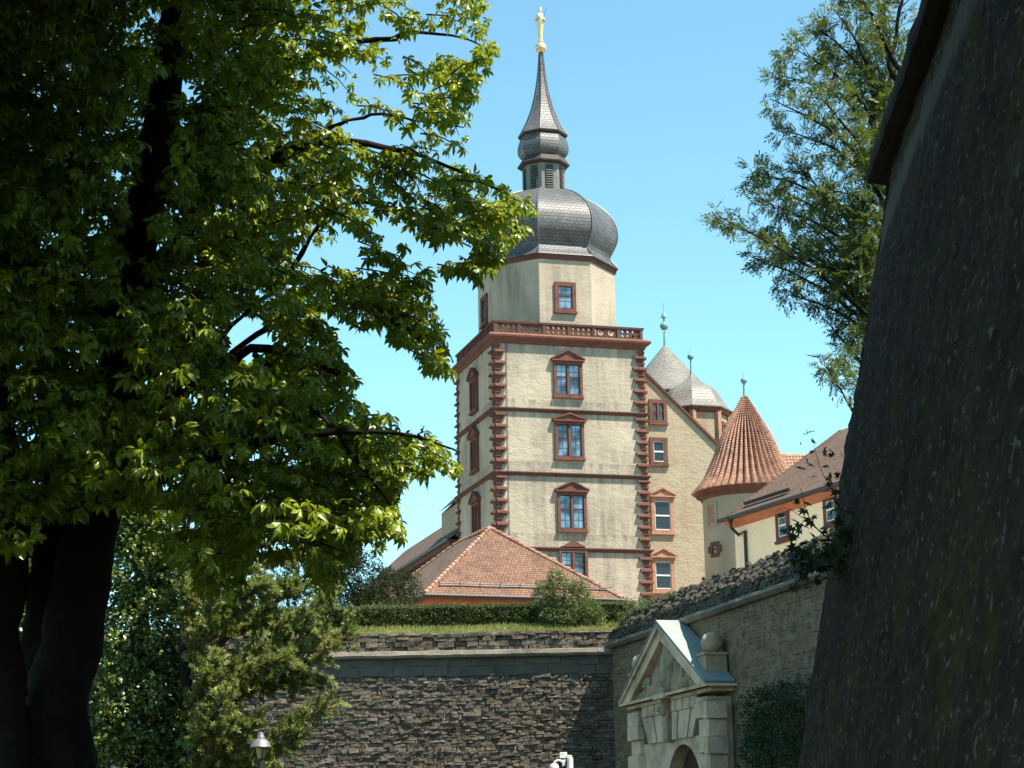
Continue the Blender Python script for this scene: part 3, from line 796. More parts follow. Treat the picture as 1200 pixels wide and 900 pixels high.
# ------------------------------------------------------------------ helpers for round things seen by pixel
def scale_at(px, py, Y): p = at(px, py, Y); return F / ((p - CAM) @ -M3[:, 2])
def finial(parent, c, z0, ppm, parts, mat):
    m = MB()
    for (pts) in parts: m.lathe(c, [(r / ppm, z0 + h / ppm) for r, h in pts], 14)
    return m.build("finial", mat, parent, smooth=40)
def ballp(r, h, n=8): return [(max(r * math.sin(a), .15), h - r * math.cos(a)) for a in np.linspace(0, math.pi, n + 1)]

# slate cone behind the gable
Yk = 155.0; ka = at(779, 404, Yk); ks = scale_at(779, 420, Yk)
kt = thing("round_tower", "round keep behind the gable, capped by a plain pale slate cone", "tower", (ka[0], ka[1], 8))
m = MB(); m.lathe(ka, [(54 / ks, 8), (54 / ks, ka[2] - 66 / ks)], 40); m.build("wall", TURRET_PL, kt, smooth=40)
m = MB(); m.lathe(ka, [(58 / ks, ka[2] - 68 / ks), (58.5 / ks, ka[2] - 66 / ks), (26 / ks, ka[2] - 30 / ks), (.6 / ks, ka[2])], 48); m.build("cone_roof", SLATEP, kt, smooth=40)
finial(kt, ka, ka[2], ks, [[(1.6, -2), (.9, 16)], ballp(5, 22.5), [(4, 22), (4.4, 24)], [(.9, 27), (1.0, 32), (3.4, 33), (3.0, 34.5), (1, 40), (.4, 41)], [(.35, 40), (.3, 50)]], COPPER)
# dormer on the cone just above the gable
m = MB(); dc = at(786, 462, 150); m.box(dc - V(.9, 0, 1.2), V(1.6, .3, 0), V(-.3, 1.6, 0), V(0, 0, 1.5)); m.box(dc - V(1.0, .1, -.3), V(1.85, .3, 0), V(-.3, 1.8, 0), V(0.1, 0, .12)); m.build("dormer", SLATE, kt)

# bell roofed turret
Yb = 147.0; ba = at(810, 438, Yb); bs = scale_at(810, 470, Yb)
bt = thing("stair_turret", "octagonal stair turret with a pale slate bell roof behind the palace gable", "tower", (ba[0], ba[1], 8))
zb_ = lambda y: at(810, y, Yb)[2]
bph = -math.pi / 2 - .09
m = MB(); m.lathe(ba, [(41 / bs, 8), (41 / bs, zb_(487))], 8, bph); m.build("wall", PLASTER2, bt)
m = MB(); m.lathe(ba, [(41 / bs, zb_(491)), (45 / bs, zb_(489)), (46 / bs, zb_(485)), (40 / bs, zb_(484))], 8, bph); m.build("eave_board", SAND, bt)
m = MB(); m.lathe(ba, [(47 / bs, zb_(485.5)), (47.5 / bs, zb_(484))] + [(r / bs, zb_(y)) for r, y in smooth_prof([(46, 483), (39.5, 476), (34.5, 468), (30, 461), (24, 455), (15.5, 450), (8, 445.5), (3, 441), (.8, 437)], 3)], 8, bph); m.build("bell_roof", SLATEP, bt)
finial(bt, ba, ba[2], bs, [[(1.3, -4), (.9, 17)], ballp(3.9, 20.5), [(.4, 24), (.2, 30)]], COPPER)
m = MB()
for j in range(8):
    t = bph + j * math.pi / 4; e = V(math.cos(t), math.sin(t), 0)
    m.tube([ba * V(1, 1, 0) + e * (40.5 / bs) + Zu * z for z in (8, zb_(488))], .28, 6)
m.build("corner_strip", SANDP, bt)
t = bph + math.pi / 4 * 1.5; e = V(math.cos(t), math.sin(t), 0)
window(bt, ba * V(1, 1, 0) + e * (41 / bs * math.cos(math.pi / 8)) + Zu * zb_(526), V(-e[1], e[0], 0), e, 1.1, 1.7, fr=.2, mull=False, gm=DGLASS, sill=False, bars=(2, 2))

# ------------------------------------------------------------------ red tiled round turret
Yt = 122.0; ra_ = at(872.5, 464, Yt); rs = scale_at(872.5, 560, Yt)
rt = thing("round_turret", "squat round turret with a flared red tile cone roof and small green finial", "turret", (ra_[0], ra_[1], 8))
zt_ = lambda y: at(872.5, y, Yt)[2]
m = MB(); m.lathe(ra_, [(54.5 / rs, 7), (54.5 / rs, zt_(583))], 64); tw_ = m.build("wall", TURRET_PL, rt, smooth=40)
m = MB(); m.lathe(ra_, [(54 / rs, zt_(587)), (56 / rs, zt_(587)), (57.5 / rs, zt_(583)), (62 / rs, zt_(581.5)), (63 / rs, zt_(577)), (58 / rs, zt_(576))], 64); m.build("eave_board", SAND, rt, smooth=40)
NR = 42; SEG = 8
pr0 = smooth_prof([(64, 577.5), (58, 571), (50, 561), (43, 548), (36, 533), (28, 514), (19.5, 497), (10, 478.5), (2.2, 464)], 6)
tp = []
for k in range(len(pr0) - 1):
    tp.append((pr0[k][0] / rs + .06, zt_(pr0[k][1]))); tp.append((pr0[k + 1][0] / rs + .0, zt_(pr0[k + 1][1]) - .002))
rm_ = pr0[0][0] / rs
def tmod(j, k):
    r = max(tp[k][0], .05); a = .15 * min(1, r / 1.2)
    return 1 + a * (abs(math.sin(math.pi * j / SEG)) ** 1.3 * 2 - 1) / r * (1 + .15 * math.sin(j * 12.7))
m = MB(); m.lathe(ra_, tp, NR * SEG, 0, True, tmod); m.build("tile_roof", TILER, rt)
finial(rt, ra_, ra_[2], rs, [[(3.2, -5), (1.6, 4), (1.2, 16)], ballp(4, 18.5), [(.5, 21), (.25, 28)]], COPPER)
def turret_pt(px, py):
    d = ray(px, py); o = CAM[:2] - ra_[:2]; r = 54.5 / rs
    A = d[0] ** 2 + d[1] ** 2; B = np.dot(o, d[:2]); Cc = np.dot(o, o) - r * r
    t = (-B - math.sqrt(B * B - A * Cc)) / A; p = CAM + d * t; n = unit(V(p[0] - ra_[0], p[1] - ra_[1], 0)); return p, n
p, n = turret_pt(834, 603); a = V(-n[1], n[0], 0)
m = MB()
m.prism([p + a * x + Zu * z - n * .3 for x, z in ([(-.36, -.6), (.36, -.6)] + [(.36 * math.cos(t), .5 + .3 * math.sin(t)) for t in np.linspace(0, math.pi, 9)])], n * .31); m.build("niche", SANDP, rt)
m = MB()
for (x0, x1, z0, z1) in ((-.5, -.34, -.75, .75), (.34, .5, -.75, .75), (-.34, .34, .6, .75), (-.34, .34, -.75, -.6)):
    m.box(p + a * x0 + Zu * z0 - n * .1, a * (x1 - x0), Zu * (z1 - z0), n * .14)
m.build("niche_surround", TURRET_PL, rt)
p, n = turret_pt(838, 644); a = V(-n[1], n[0], 0)
window(rt, p - Zu * .45 - n * .03, a, n, .75, .9, fr=.2, dep=.1, mull=False, gm=DGLASS, bars=(1, 1), sill=False)
m = MB()
for sx in (-1, 1): m.box(p + a * (sx * .46 - .1) + Zu * -.18 - n * .1, a * .2, Zu * .4, n * .19)
m.build("window_block", SAND, rt)

# ------------------------------------------------------------------ ribbed tile wing behind turret
Yr = 138.0
r0 = at(890, 533.5, Yr); r1 = at(1010, 537, Yr)
tw2 = thing("tiled_wing", "low wing with a ribbed red tile ridge showing between turret and cream house", "building", (r0[0], Yr, 8))
m = MB(); Lr = r1[0] - r0[0]; nrib = int(Lr / .22); nr_ = 16
down = unit(V(0, -.75, -.75)); rows = []
vs = []
for k in range(nr_ * 2):
    row = k // 2 + (k % 2) * .98; lift = .05 * (k % 2)
    for j in range(nrib * 4 + 1):
        x = j * .055; h_ = .07 * abs(math.sin(math.pi * j / 4))
        vs.append(V(r0[0] + x, Yr, r0[2]) + down * (row * .36) + V(0, -.7, .7) * (h_ + lift))
nn_ = nrib * 4 + 1
m.add(vs, [[k * nn_ + j, k * nn_ + j + 1, (k + 1) * nn_ + j + 1, (k + 1) * nn_ + j] for k in range(nr_ * 2 - 1) for j in range(nn_ - 1)])
m.tube([r0 + V(0, 0, .05), r1 + V(0, 0, .05)], .12, 8); m.build("roof", TILER, tw2)
m = MB(); m.box((r0[0], Yr - 3.9, 7), (Lr, 0, 0), (0, 8, 0), (0, 0, r0[2] - 4.3 - 7)); m.build("wall", PLASTER2, tw2)

# ------------------------------------------------------------------ cream house
Yc = 105.0; E0 = at(845.5, 610, Yc); E1 = hit_z(973, 570, E0[2])
D = unit(E1 - E0); IN = V(-D[1], D[0], 0)
if IN[0] < 0: IN = -IN
LE = 26.0; pit = R(35)
ch = thing("cream_house", "cream rendered house with an orange eave board and brown tiled roof", "house", E0 * V(1, 1, 0) + V(0, 0, 8))
EV = lambda d, i, z: E0 + D * d + IN * i + V(0, 0, z)
wr = 7.5; rise = wr * math.tan(pit); sl = unit(IN * math.cos(pit) + Zu * math.sin(pit))
m = MB(); m.poly([EV(0, 0, .0), EV(LE, 0, .0), EV(LE, wr, rise), EV(0, wr, rise)], D, sl)
m.poly([EV(0, 2 * wr, 0), EV(0, wr, rise), EV(LE, wr, rise), EV(LE, 2 * wr, 0)], D, sl)
m.poly([EV(0, 0, -.1), EV(0, wr, rise - .1), EV(LE, wr, rise - .1), EV(LE, 0, -.1)], D, sl)
m.prism([EV(-.04, -.02, -.12), EV(-.04, wr, rise - .12), EV(-.04, wr, rise + .06), EV(-.04, -.02, .06)], D * .16)
m.build("roof", TILED, ch)
wi = .50                                                # wall set back behind the eave
m = MB(); m.box(EV(.45, wi, -E0[2] + 7), D * (LE - .5), IN * 13, Zu * (E0[2] - 7 - .45)); 
m.prism([EV(.45, wi, -.46), EV(.45, 2 * wr - wi, -.46), EV(.45, wr, rise - .7)], D * .3); m.build("wall", CREAM, ch)
m = MB()
m.prism([EV(.02, .02, -.12), EV(.02, wi + .02, -.46), EV(.02, wi + .02, -.05 + .3), EV(.02, .3, .0)], D * (LE - .1)); m.build("eave_board", EAVE, ch)
m = MB(); m.tube([EV(-.15, -.10, -.02), EV(LE, -.10, -.02)], .12, 8); m.build("gutter", ZINC, ch)
m = MB()
q0 = EV(1.6, .25, .55); m.box(EV(.9, .9, .9 * math.tan(pit) + .06), D * 4.5, sl * .07, np.cross(D, sl) * -.18 if np.cross(D, sl)[2] < 0 else np.cross(D, sl) * .18); m.build("snow_guard", ZINC, ch)
cw = lambda px, py: (lambda p: (float(np.dot(p - E0, D)), float(p[2] - E0[2])))(hit(px, py, EV(0, wi, 0), IN))
m = MB(); d0, _ = cw(867, 607); d1, z1_ = cw(875, 622)
m.tube([EV(d0, -.08, -.05), EV(d0, -.02, -.55), EV(d0 + .05, wi - .13, -.9), EV(d1, wi - .11, z1_), EV(d1, wi - .11, -E0[2] + 8)], .085, 10)
m.tube([EV(d0, -.08, .02), EV(d0, -.06, -.25)], [.2, .1], 10); m.build("downpipe", IRON, ch)
for (x0, x1, y0, y1) in ((911.5, 925, 609, 634), (968, 981, 590, 616)):
    u, w_, z0, h_ = fw(x0, x1, y0, y1, fn=cw)
    window(ch, EV(u, wi, z0), D, -IN, max(w_, 1.25), h_ + .4, fr=.24, dep=.08, mull=False, gm=DGLASS, bars=(2, 3), barm=WHITE)

# ------------------------------------------------------------------ pavilion with hipped roof
pv0 = at(498, 695.5, 100.0); ph_ = R(20); a = V(math.cos(ph_), math.sin(ph_), 0); b = V(-math.sin(ph_), math.cos(ph_), 0)
zev = pv0[2]
pvr = hit_z(744, 697.5, zev); wv = float(np.dot(pvr - pv0, a)); dv = wv * 1.5
vp = thing("pavilion", "low garden pavilion with a hipped orange tile roof standing behind the hedge", "pavilion", pv0 * V(1, 1, 0) + V(0, 0, 8))
Q = lambda i, j, z: pv0 + a * i + b * j + V(0, 0, z)
hp = wv / 2; zr = hit(577, 619, Q(0, hp, 0), b)[2] - zev
A1, A2 = Q(hp, hp, zr), Q(hp, dv - hp, zr)
print("pavilion", wv, zr, project(A1), project(A2))
m = MB()
s1 = unit(V(0, 0, zr) + b * hp); s2 = unit(V(0, 0, zr) + a * hp); s3 = unit(V(0, 0, zr) - a * hp); s4 = unit(V(0, 0, zr) - b * hp)
def roofgrid(mb, p0, p1, t0, t1, ax, up, n=24, k=12):
    """slope with slight sag so rows are not perfectly straight"""
    p0, p1, t0, t1 = map(np.asarray, (p0, p1, t0, t1)); vs = []; 
    nrm = unit(np.cross(ax, up))
    for i in range(k + 1):
        f = i / k; L_ = p0 + (t0 - p0) * f; R_ = p1 + (t1 - p1) * f
        for j in range(n + 1):
            vs.append(L_ + (R_ - L_) * j / n)
    vs = np.array(vs); vs = vs + nrm * (fbm(vs * .9, 5, 3) * .035)[:, None]
    fs = [[i * (n + 1) + j, i * (n + 1) + j + 1, (i + 1) * (n + 1) + j + 1, (i + 1) * (n + 1) + j] for i in range(k) for j in range(n)]
    uv = [[(float(vs[q] @ ax), float(vs[q] @ up)) for q in f] for f in fs]
    mb.add(vs, fs, uv)
flare = .0
roofgrid(m, Q(0, 0, 0), Q(wv, 0, 0), A1, A1, a, s1)
m_ = MB(); roofgrid(m_, Q(0, dv, 0), Q(0, 0, 0), A2, A1, b, s2); m_.build("roof_slope", TILED, vp, label="dark brown tiled roof slope")  # this slope alone uses the darker brown tile
roofgrid(m, Q(wv, 0, 0), Q(wv, dv, 0), A1, A2, b, s3)
roofgrid(m, Q(wv, dv, 0), Q(0, dv, 0), A2, A2, a, s4)
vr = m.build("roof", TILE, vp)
m = MB()
for p_, q_ in ((Q(0, 0, 0), A1), (Q(wv, 0, 0), A1), (A1, A2), (Q(0, dv, 0), A2), (Q(wv, dv, 0), A2)):
    k = int(np.linalg.norm(q_ - p_) / .36)
    for j in range(k):
        s_, e_ = p_ + (q_ - p_) * j / k, p_ + (q_ - p_) * (j + 1.08) / k
        m.tube([s_ + V(0, 0, .045), e_ + V(0, 0, .02)], [.115, .085], 7)
m.build("ridge_tile", TILER, vr)
m = MB()
m.box(Q(.35, .35, -zev + 7), a * (wv - .7), b * (dv - .7), Zu * (zev - 7 - .1)); m.build("wall", mat_plain("terracotta wall paint", (.36, .10, .05), .8, .2), vp)
m = MB(); m.tube([Q(-.05, -.08, -.06), Q(wv + .05, -.08, -.06)], .075, 8); m.tube([Q(-.08, -.05, -.06), Q(-.08, dv, -.06)], .075, 8)
m.tube([Q(wv + .08, -.05, -.06), Q(wv + .08, dv, -.06)], .075, 8); m.build("gutter", ZINC, vp)
m = MB()
for (i0, i1) in ((.9, 6.2), (7.2, wv - .5)):
    zz = .55 * zr / hp
    m.tube([Q(i0, .55, zz + .18), Q(i1, .55, zz + .18)], .028, 6); m.tube([Q(i0, .53, zz + .08), Q(i1, .53, zz + .08)], .028, 6)
    x = i0
    while x <= i1 + .01: m.box(Q(x, .5, zz - .05), a * .04, b * .05, Zu * .28); x += (i1 - i0) / 5
m.build("snow_guard", ZINC, vp)
m = MB(); m.box(Q(0, -.02, -.22), a * wv, b * .06, Zu * .14); m.box(Q(-.02, 0, -.22), a * .06, b * dv, Zu * .14); m.build("eave_board", SANDD, vp)

# ------------------------------------------------------------------ long rear wing left of the tower
bw = thing("rear_wing", "long brown roofed wing receding behind the tower's left edge", "building", T(0, TDp + 10, 8))
ze = hit(534, 627, T(-.6, 0, 0), U)[2]
zr2 = ze + 4.2
m = MB(); sl2 = unit(U * 4.6 + V(0, 0, 4.2))
v0, v1 = TDp + .05, TDp + 34
m.poly([T(-.6, v0, ze), T(4, v0, zr2), T(4, v1, zr2), T(-.6, v1, ze)], N_, sl2)
m.poly([T(8.6, v0, ze), T(8.6, v1, ze), T(4, v1, zr2), T(4, v0, zr2)], N_, sl2)
m.build("roof", TILED, bw)
m = MB(); m.box(T(.0, v0, 7), U * 8, N_ * (v1 - v0 - .3), Zu * (ze - 7 - .1)); m.build("wall", TURRET_PL, bw)
m = MB(); m.box(T(-.62, v0, ze - .5), U * .6, N_ * (v1 - v0), Zu * .46); m.build("eave_board", SANDD, bw)
m = MB(); m.tube([T(-.7, v0, ze - .02), T(-.7, v1, ze - .02)], .13, 8); m.build("gutter", ZINC, bw)

# ------------------------------------------------------------------ near wall on the right
NA = at(935, 900, 22.0); NB = at(1042, 205, 22.0)
FD = unit(V(.060, 1, 0))                               # along the face, away from the camera
upw = (NB - NA) / (NB[2] - NA[2]); upw[1] = 0; upw[2] = 1
BASE = NA - upw * NA[2]
WN = unit(np.cross(upw, FD)); WN = -WN if WN[0] > 0 else WN
nw = thing("buttress_wall", "huge dark leaning stone wall with mossy streaks filling the right edge", "wall", BASE)
HW = NB[2]
def near_face(o, a, up, n, L, H, nu, nv, seed, amp):
    uu, vv = np.meshgrid(np.linspace(0, L, nu), np.linspace(-.3, H, nv))
    p = o + uu[..., None] * a + vv[..., None] * up
    f = p.reshape(-1, 3)
    d = fbm(f * V(1.1, 1.1, 2.2), seed, 4) * .5 + fbm(f * V(4.5, 4.5, 8), seed + 9, 3) * .35
    q = f + (d * amp)[:, None] * n
    fs = [[i * nu + j, i * nu + j + 1, (i + 1) * nu + j + 1, (i + 1) * nu + j] for i in range(nv - 1) for j in range(nu - 1)]
    return q, fs
nm = Mat("old buttress stone"); co = nm.coord()
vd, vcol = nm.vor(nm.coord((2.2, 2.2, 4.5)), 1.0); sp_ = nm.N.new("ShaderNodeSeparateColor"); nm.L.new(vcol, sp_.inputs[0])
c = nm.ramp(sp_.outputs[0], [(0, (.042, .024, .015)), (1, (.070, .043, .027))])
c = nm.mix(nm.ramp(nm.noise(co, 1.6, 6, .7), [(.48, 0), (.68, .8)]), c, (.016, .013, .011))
st1 = nm.noise(nm.coord((1.0, .5, .45)), 1.2, 6); st2 = nm.noise(co, 6, 4)
c = nm.mix(nm.ramp(nm.math('MULTIPLY', st1, st2), [(.26, 0), (.34, .85)]), c, (.085, .056, .008))
c = nm.mix(nm.ramp(nm.noise(nm.coord((16, 9, 13)), 1.0, 5, .65), [(.59, 0), (.64, .85)]), c, (.22, .20, .165))
c = nm.mix(nm.ramp(nm.noise(nm.coord((1.5, .8, .5)), 1.1, 5), [(.60, 0), (.72, .6)]), c, (.085, .08, .068))
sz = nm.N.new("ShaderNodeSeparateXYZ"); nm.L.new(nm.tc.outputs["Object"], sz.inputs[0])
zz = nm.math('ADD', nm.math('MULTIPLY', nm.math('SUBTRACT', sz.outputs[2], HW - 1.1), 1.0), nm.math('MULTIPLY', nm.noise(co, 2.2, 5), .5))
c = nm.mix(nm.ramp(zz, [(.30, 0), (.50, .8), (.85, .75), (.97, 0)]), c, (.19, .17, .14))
nb = nm.bump(nm.noise(nm.coord((1, 1, .6)), 6, 8, .75), .12, 1.0); nm.bump(vd, .05, 1.0, nb)
NEARW = nm.set(c, .95, .15)
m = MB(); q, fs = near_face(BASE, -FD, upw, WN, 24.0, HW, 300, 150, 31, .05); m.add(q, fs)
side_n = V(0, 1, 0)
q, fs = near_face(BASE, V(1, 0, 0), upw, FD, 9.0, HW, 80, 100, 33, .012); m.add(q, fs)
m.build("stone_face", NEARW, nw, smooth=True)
m = MB()                                                # overhanging coping
def nc(out, z, back=.25): return (BASE + upw * HW + FD * back - V(out, 0, 0) + V(0, 0, z), BASE + upw * HW - FD * 24 - V(out, 0, 0) + V(0, 0, z))
rough_strip(m, [nc(-.2, -.06), nc(.10, -.03), nc(.21, .0), nc(.23, .05), nc(.22, .16), nc(.0, .30), nc(-3.0, 1.4)], 260, .018, 1.8, 41, unit(V(-1, 0, .3)))
rough_strip(m, [(a_[0], a_[0] + V(6, 0, 0) * (k / 6)) for k, a_ in enumerate([nc(.22, -.02), nc(.23, .05), nc(.22, .16)])], 20, .02, 2, 43, (0, 1, 0))
m.build("coping", mat_stone("brown coping stone", (.050, .036, .025), (.033, .024, .017), (.018, .014, .011), 2.5, .05), nw)

# ------------------------------------------------------------------ foliage
class Leaves:
    def __init__(s): s.V = []; s.L = []; s.Tt = []; s.n = 0
    def scatter(s, tmpl, pos, fwd, up, scale):
        """tmpl (verts, faces) in x right, y forward, z up"""
        tv, tf = tmpl; pos = np.asarray(pos, float)
        if len(pos) == 0: return
        f = np.asarray(fwd, float); f = f / np.linalg.norm(f, axis=1)[:, None]
        r = np.cross(f, np.asarray(up, float)); r = r / (np.linalg.norm(r, axis=1)[:, None] + 1e-9); u = np.cross(r, f)
        sc = np.asarray(scale, float).reshape(-1, 1, 1)
        v = pos[:, None, :] + sc * (tv[None, :, 0:1] * r[:, None] + tv[None, :, 1:2] * f[:, None] + tv[None, :, 2:3] * u[:, None])
        N = len(pos); M = len(tv)
        off = s.n + np.arange(N)[:, None] * M
        for ln in set(len(x) for x in tf):
            ff = np.array([x for x in tf if len(x) == ln]).ravel()
            s.L.append((off + ff[None]).ravel()); s.Tt.append(np.full(N * len(ff) // ln, ln))
        s.V.append(v.reshape(-1, 3)); s.n += N * M
    def build(s, name, mat, parent=None, loc=None, **kw):
        v = np.concatenate(s.V); l = np.concatenate(s.L); t = np.concatenate(s.Tt)
        base = ROOT[parent.name] if parent is not None else (np.asarray(loc, float) if loc is not None else np.zeros(3))
        st_ = np.concatenate([[0], np.cumsum(t)[:-1]])
        return link_mesh(name, raw_mesh(name, v - base, l, st_, t), mat, parent, loc, **kw)
def rot2(p, a): c_, s_ = math.cos(a), math.sin(a); return np.stack([p[:, 0] * c_ - p[:, 1] * s_, p[:, 0] * s_ + p[:, 1] * c_, p[:, 2]], 1)
def leaflet(L, wd, droop=.0, fold=.15, ob=.62):
    p = np.array([[0, 0, 0], [wd * .22, L * .28, fold * wd * .4], [wd * .5, L * ob, fold * wd], [wd * .36, L * (.35 + .65 * ob + .05), fold * wd * .7], [0, L, -.02],
                  [-wd * .36, L * (.35 + .65 * ob + .05), fold * wd * .7], [-wd * .5, L * ob, fold * wd], [-wd * .22, L * .28, fold * wd * .4], [0, L * ob, 0]], float)
    p[:, 2] -= droop * (p[:, 1] / L) ** 2 * L
    return p, [[0, 1, 2, 8], [8, 2, 3, 4], [8, 4, 5, 6], [0, 8, 6, 7]]
def merge(parts):
    vs, fs, n = [], [], 0
    for v, f in parts:
        vs.append(v); fs += [[i + n for i in q] for q in f]; n += len(v)
    return np.concatenate(vs), fs
rs_ = random.Random(3)
def chestnut_leaf():
    k = rs_.choice([5, 6, 7, 7]); parts = []
    for j in range(k):
        t = (j / (k - 1) * 2 - 1); a = t * R(115) * rs_.uniform(.92, 1.08)
        v, f = leaflet((1 - .38 * abs(t) ** 1.5) * rs_.uniform(.75, 1.15), .42 * rs_.uniform(.85, 1.1), rs_.uniform(.2, 1.3), rs_.uniform(.0, .35), .62)
        parts.append((rot2(v, -a), f))
    return merge(parts)
def pinnate_leaf(n=5):
    parts = []
    for k in range(n):
        y = .18 + .72 * k / n
        for s_ in (-1, 1):
            v, f = leaflet(.40 * rs_.uniform(.85, 1.1), .115, .25, .1, .45); v = rot2(v, -s_ * R(55 + rs_.uniform(-8, 8))); v[:, 1] += y; v[:, 2] -= .2 * y * y; parts.append((v, f))
    v, f = leaflet(.38, .115, .2, .1, .45); v[:, 1] += .9; v[:, 2] -= .17; parts.append((v, f))
    w_ = .008; parts.append((np.array([[-w_, 0, 0], [w_, 0, 0], [w_, .9, -.165], [-w_, .9, -.165]]), [[0, 1, 2, 3]]))
    return merge(parts)
def small_cluster(n=5, sp=.9, L=.6, wd=.42):
    parts = []
    for k in range(n):
        v, f = leaflet(L * rs_.uniform(.7, 1.2), wd * rs_.uniform(.8, 1.1), rs_.uniform(0, .3), .15, .5)
        th, ph = rs_.uniform(0, 6.28), rs_.uniform(-.9, .9)
        Rm = np.array(Matrix.Rotation(th, 3, 'Z') @ Matrix.Rotation(ph, 3, 'X') @ Matrix.Rotation(rs_.uniform(-.8, .8), 3, 'Y'))
        parts.append((v @ Rm.T + np.array([rs_.uniform(-sp, sp), rs_.uniform(-sp, sp), rs_.uniform(-sp, sp)]) * .5, f))
    return merge(parts)
def needle_tuft(n=26):
    parts = []
    for k in range(n):
        th = rs_.uniform(0, 6.28); op = rs_.uniform(.15, 1.25); L = rs_.uniform(.7, 1.1); b = rs_.uniform(-.5, .25)
        d = np.array([math.sin(op) * math.cos(th), math.cos(op), math.sin(op) * math.sin(th)]); p = unit(np.cross(d, [.3, .2, .9])) * .075
        o = np.array([0, b, 0]); parts.append((np.array([o - p * .7, o + p * .7, o + d * L * .6 + p, o + d * L, o + d * L * .6 - p]), [[0, 1, 2, 3, 4]]))
    return merge(parts)
def maple_leaf():
    pts = []
    for k, (a, r_) in enumerate(((-150, .55), (-118, .35), (-85, .85), (-62, .45), (-38, .9), (-20, .5), (0, 1.05), (20, .5), (38, .9), (62, .45), (85, .85), (118, .35), (150, .55))):
        a = R(a); pts.append((math.sin(a) * r_, .35 + math.cos(a) * r_, -.18 * r_ * r_))
    pts = [(0, .35, 0)] + pts
    return np.array(pts, float), [[0, k + 1, k] for k in range(1, 13)]
CHEST = [chestnut_leaf() for _ in range(8)]; PINN = [pinnate_leaf(rs_.choice([4, 5])) for _ in range(4)]
CLUS = [small_cluster() for _ in range(5)]; TUFT = [needle_tuft() for _ in range(4)]; MAPLE = [maple_leaf()]
def rnd_dirs(n):
    v = RNG.normal(size=(n, 3)); return v / np.linalg.norm(v, axis=1)[:, None]
def inpoly(x, y, poly):
    poly = np.asarray(poly, float); r_ = np.zeros(len(x), bool); j = len(poly) - 1
    for i in range(len(poly)):
        xi, yi = poly[i]; xj, yj = poly[j]
        c_ = ((yi > y) != (yj > y)) & (x < (xj - xi) * (y - yi) / (yj - yi + 1e-12) + xi); r_ ^= c_; j = i
    return r_
LEAF_CH = mat_leaf("chestnut leaves", (.05, .082, .005), (.27, .34, .022), (.46, .54, .012), .25, .36, 3.2, .45)
LEAF_ASH = mat_leaf("ash leaves", (.04, .065, .012), (.10, .13, .025), (.17, .22, .02), .28, .45, 1.2)
LEAF_IVY = mat_leaf("ivy leaves", (.07, .11, .02), (.17, .22, .05), (.15, .2, .02), .18, .3, 1.8, .6)
LEAF_HEDGE = mat_leaf("hedge leaves", (.05, .07, .015), (.10, .12, .028), (.10, .14, .02), .2, .5, 1.0)
LEAF_BUSH = mat_leaf("bush leaves", (.085, .11, .03), (.14, .17, .055), (.14, .18, .03), .25, .4, 1.2)
LEAF_DARK = mat_leaf("evergreen leaves", (.018, .026, .006), (.03, .04, .01), (.02, .04, .008), .1, .7, 1.0, .2)
LEAF_MAPLE = mat_leaf("maple leaves", (.02, .036, .007), (.035, .055, .010), (.05, .08, .01), .2, .5, 1.2)
NEEDLE = mat_leaf("pine needles", (.14, .19, .05), (.27, .30, .09), (.25, .30, .05), .28, .45, 1.5)

# ---- chestnut tree
YCH = 20.0
tb_ = at(62, 900, YCH); troot = V(tb_[0] - .12, YCH, 0)
tree = thing("chestnut_tree", "large horse chestnut tree with dark trunks and sunlit hanging leaves at left", "tree", troot)
def limb_pts(pp, n=8, seed=0):
    """pp: (px, py, depth, radius) control points -> smooth 3D polyline"""
    P_ = [np.append(at(x, y, d), r) for x, y, d, r in pp]; out = []
    for k in range(len(P_) - 1):
        p0, p1, p2, p3 = P_[max(k - 1, 0)], P_[k], P_[k + 1], P_[min(k + 2, len(P_) - 1)]
        for j in range(n):
            t = j / n
            out.append(.5 * ((2 * p1) + (-p0 + p2) * t + (2 * p0 - 5 * p1 + 4 * p2 - p3) * t * t + (-p0 + 3 * p1 - 3 * p2 + p3) * t ** 3))
    out.append(P_[-1]); out = np.array(out)
    out[:, :3] += (fbm(out[:, :3] * 1.6, seed, 3) * np.minimum(1, np.arange(len(out)) / 6.0))[:, None] * .075 * np.array([1, .7, -.6])
    return out[:, :3], out[:, 3]
def trunk_mesh(name, limbs, parent, mat=BARK, n=14, rough=.12):
    m = MB()
    for k, pp in enumerate(limbs):
        p, r = limb_pts(pp, 8, k); m.tube(p, r, n if r[0] > .08 else 7)
    v = np.array(m.v); d = fbm(v * V(9, 9, 1.4), 77, 4) * .032 * (n > 8)
    m.v = [tuple(x) for x in v + d[:, None] * np.array([1, 1, .1])]
    return m.build(name, mat, parent, smooth=True)
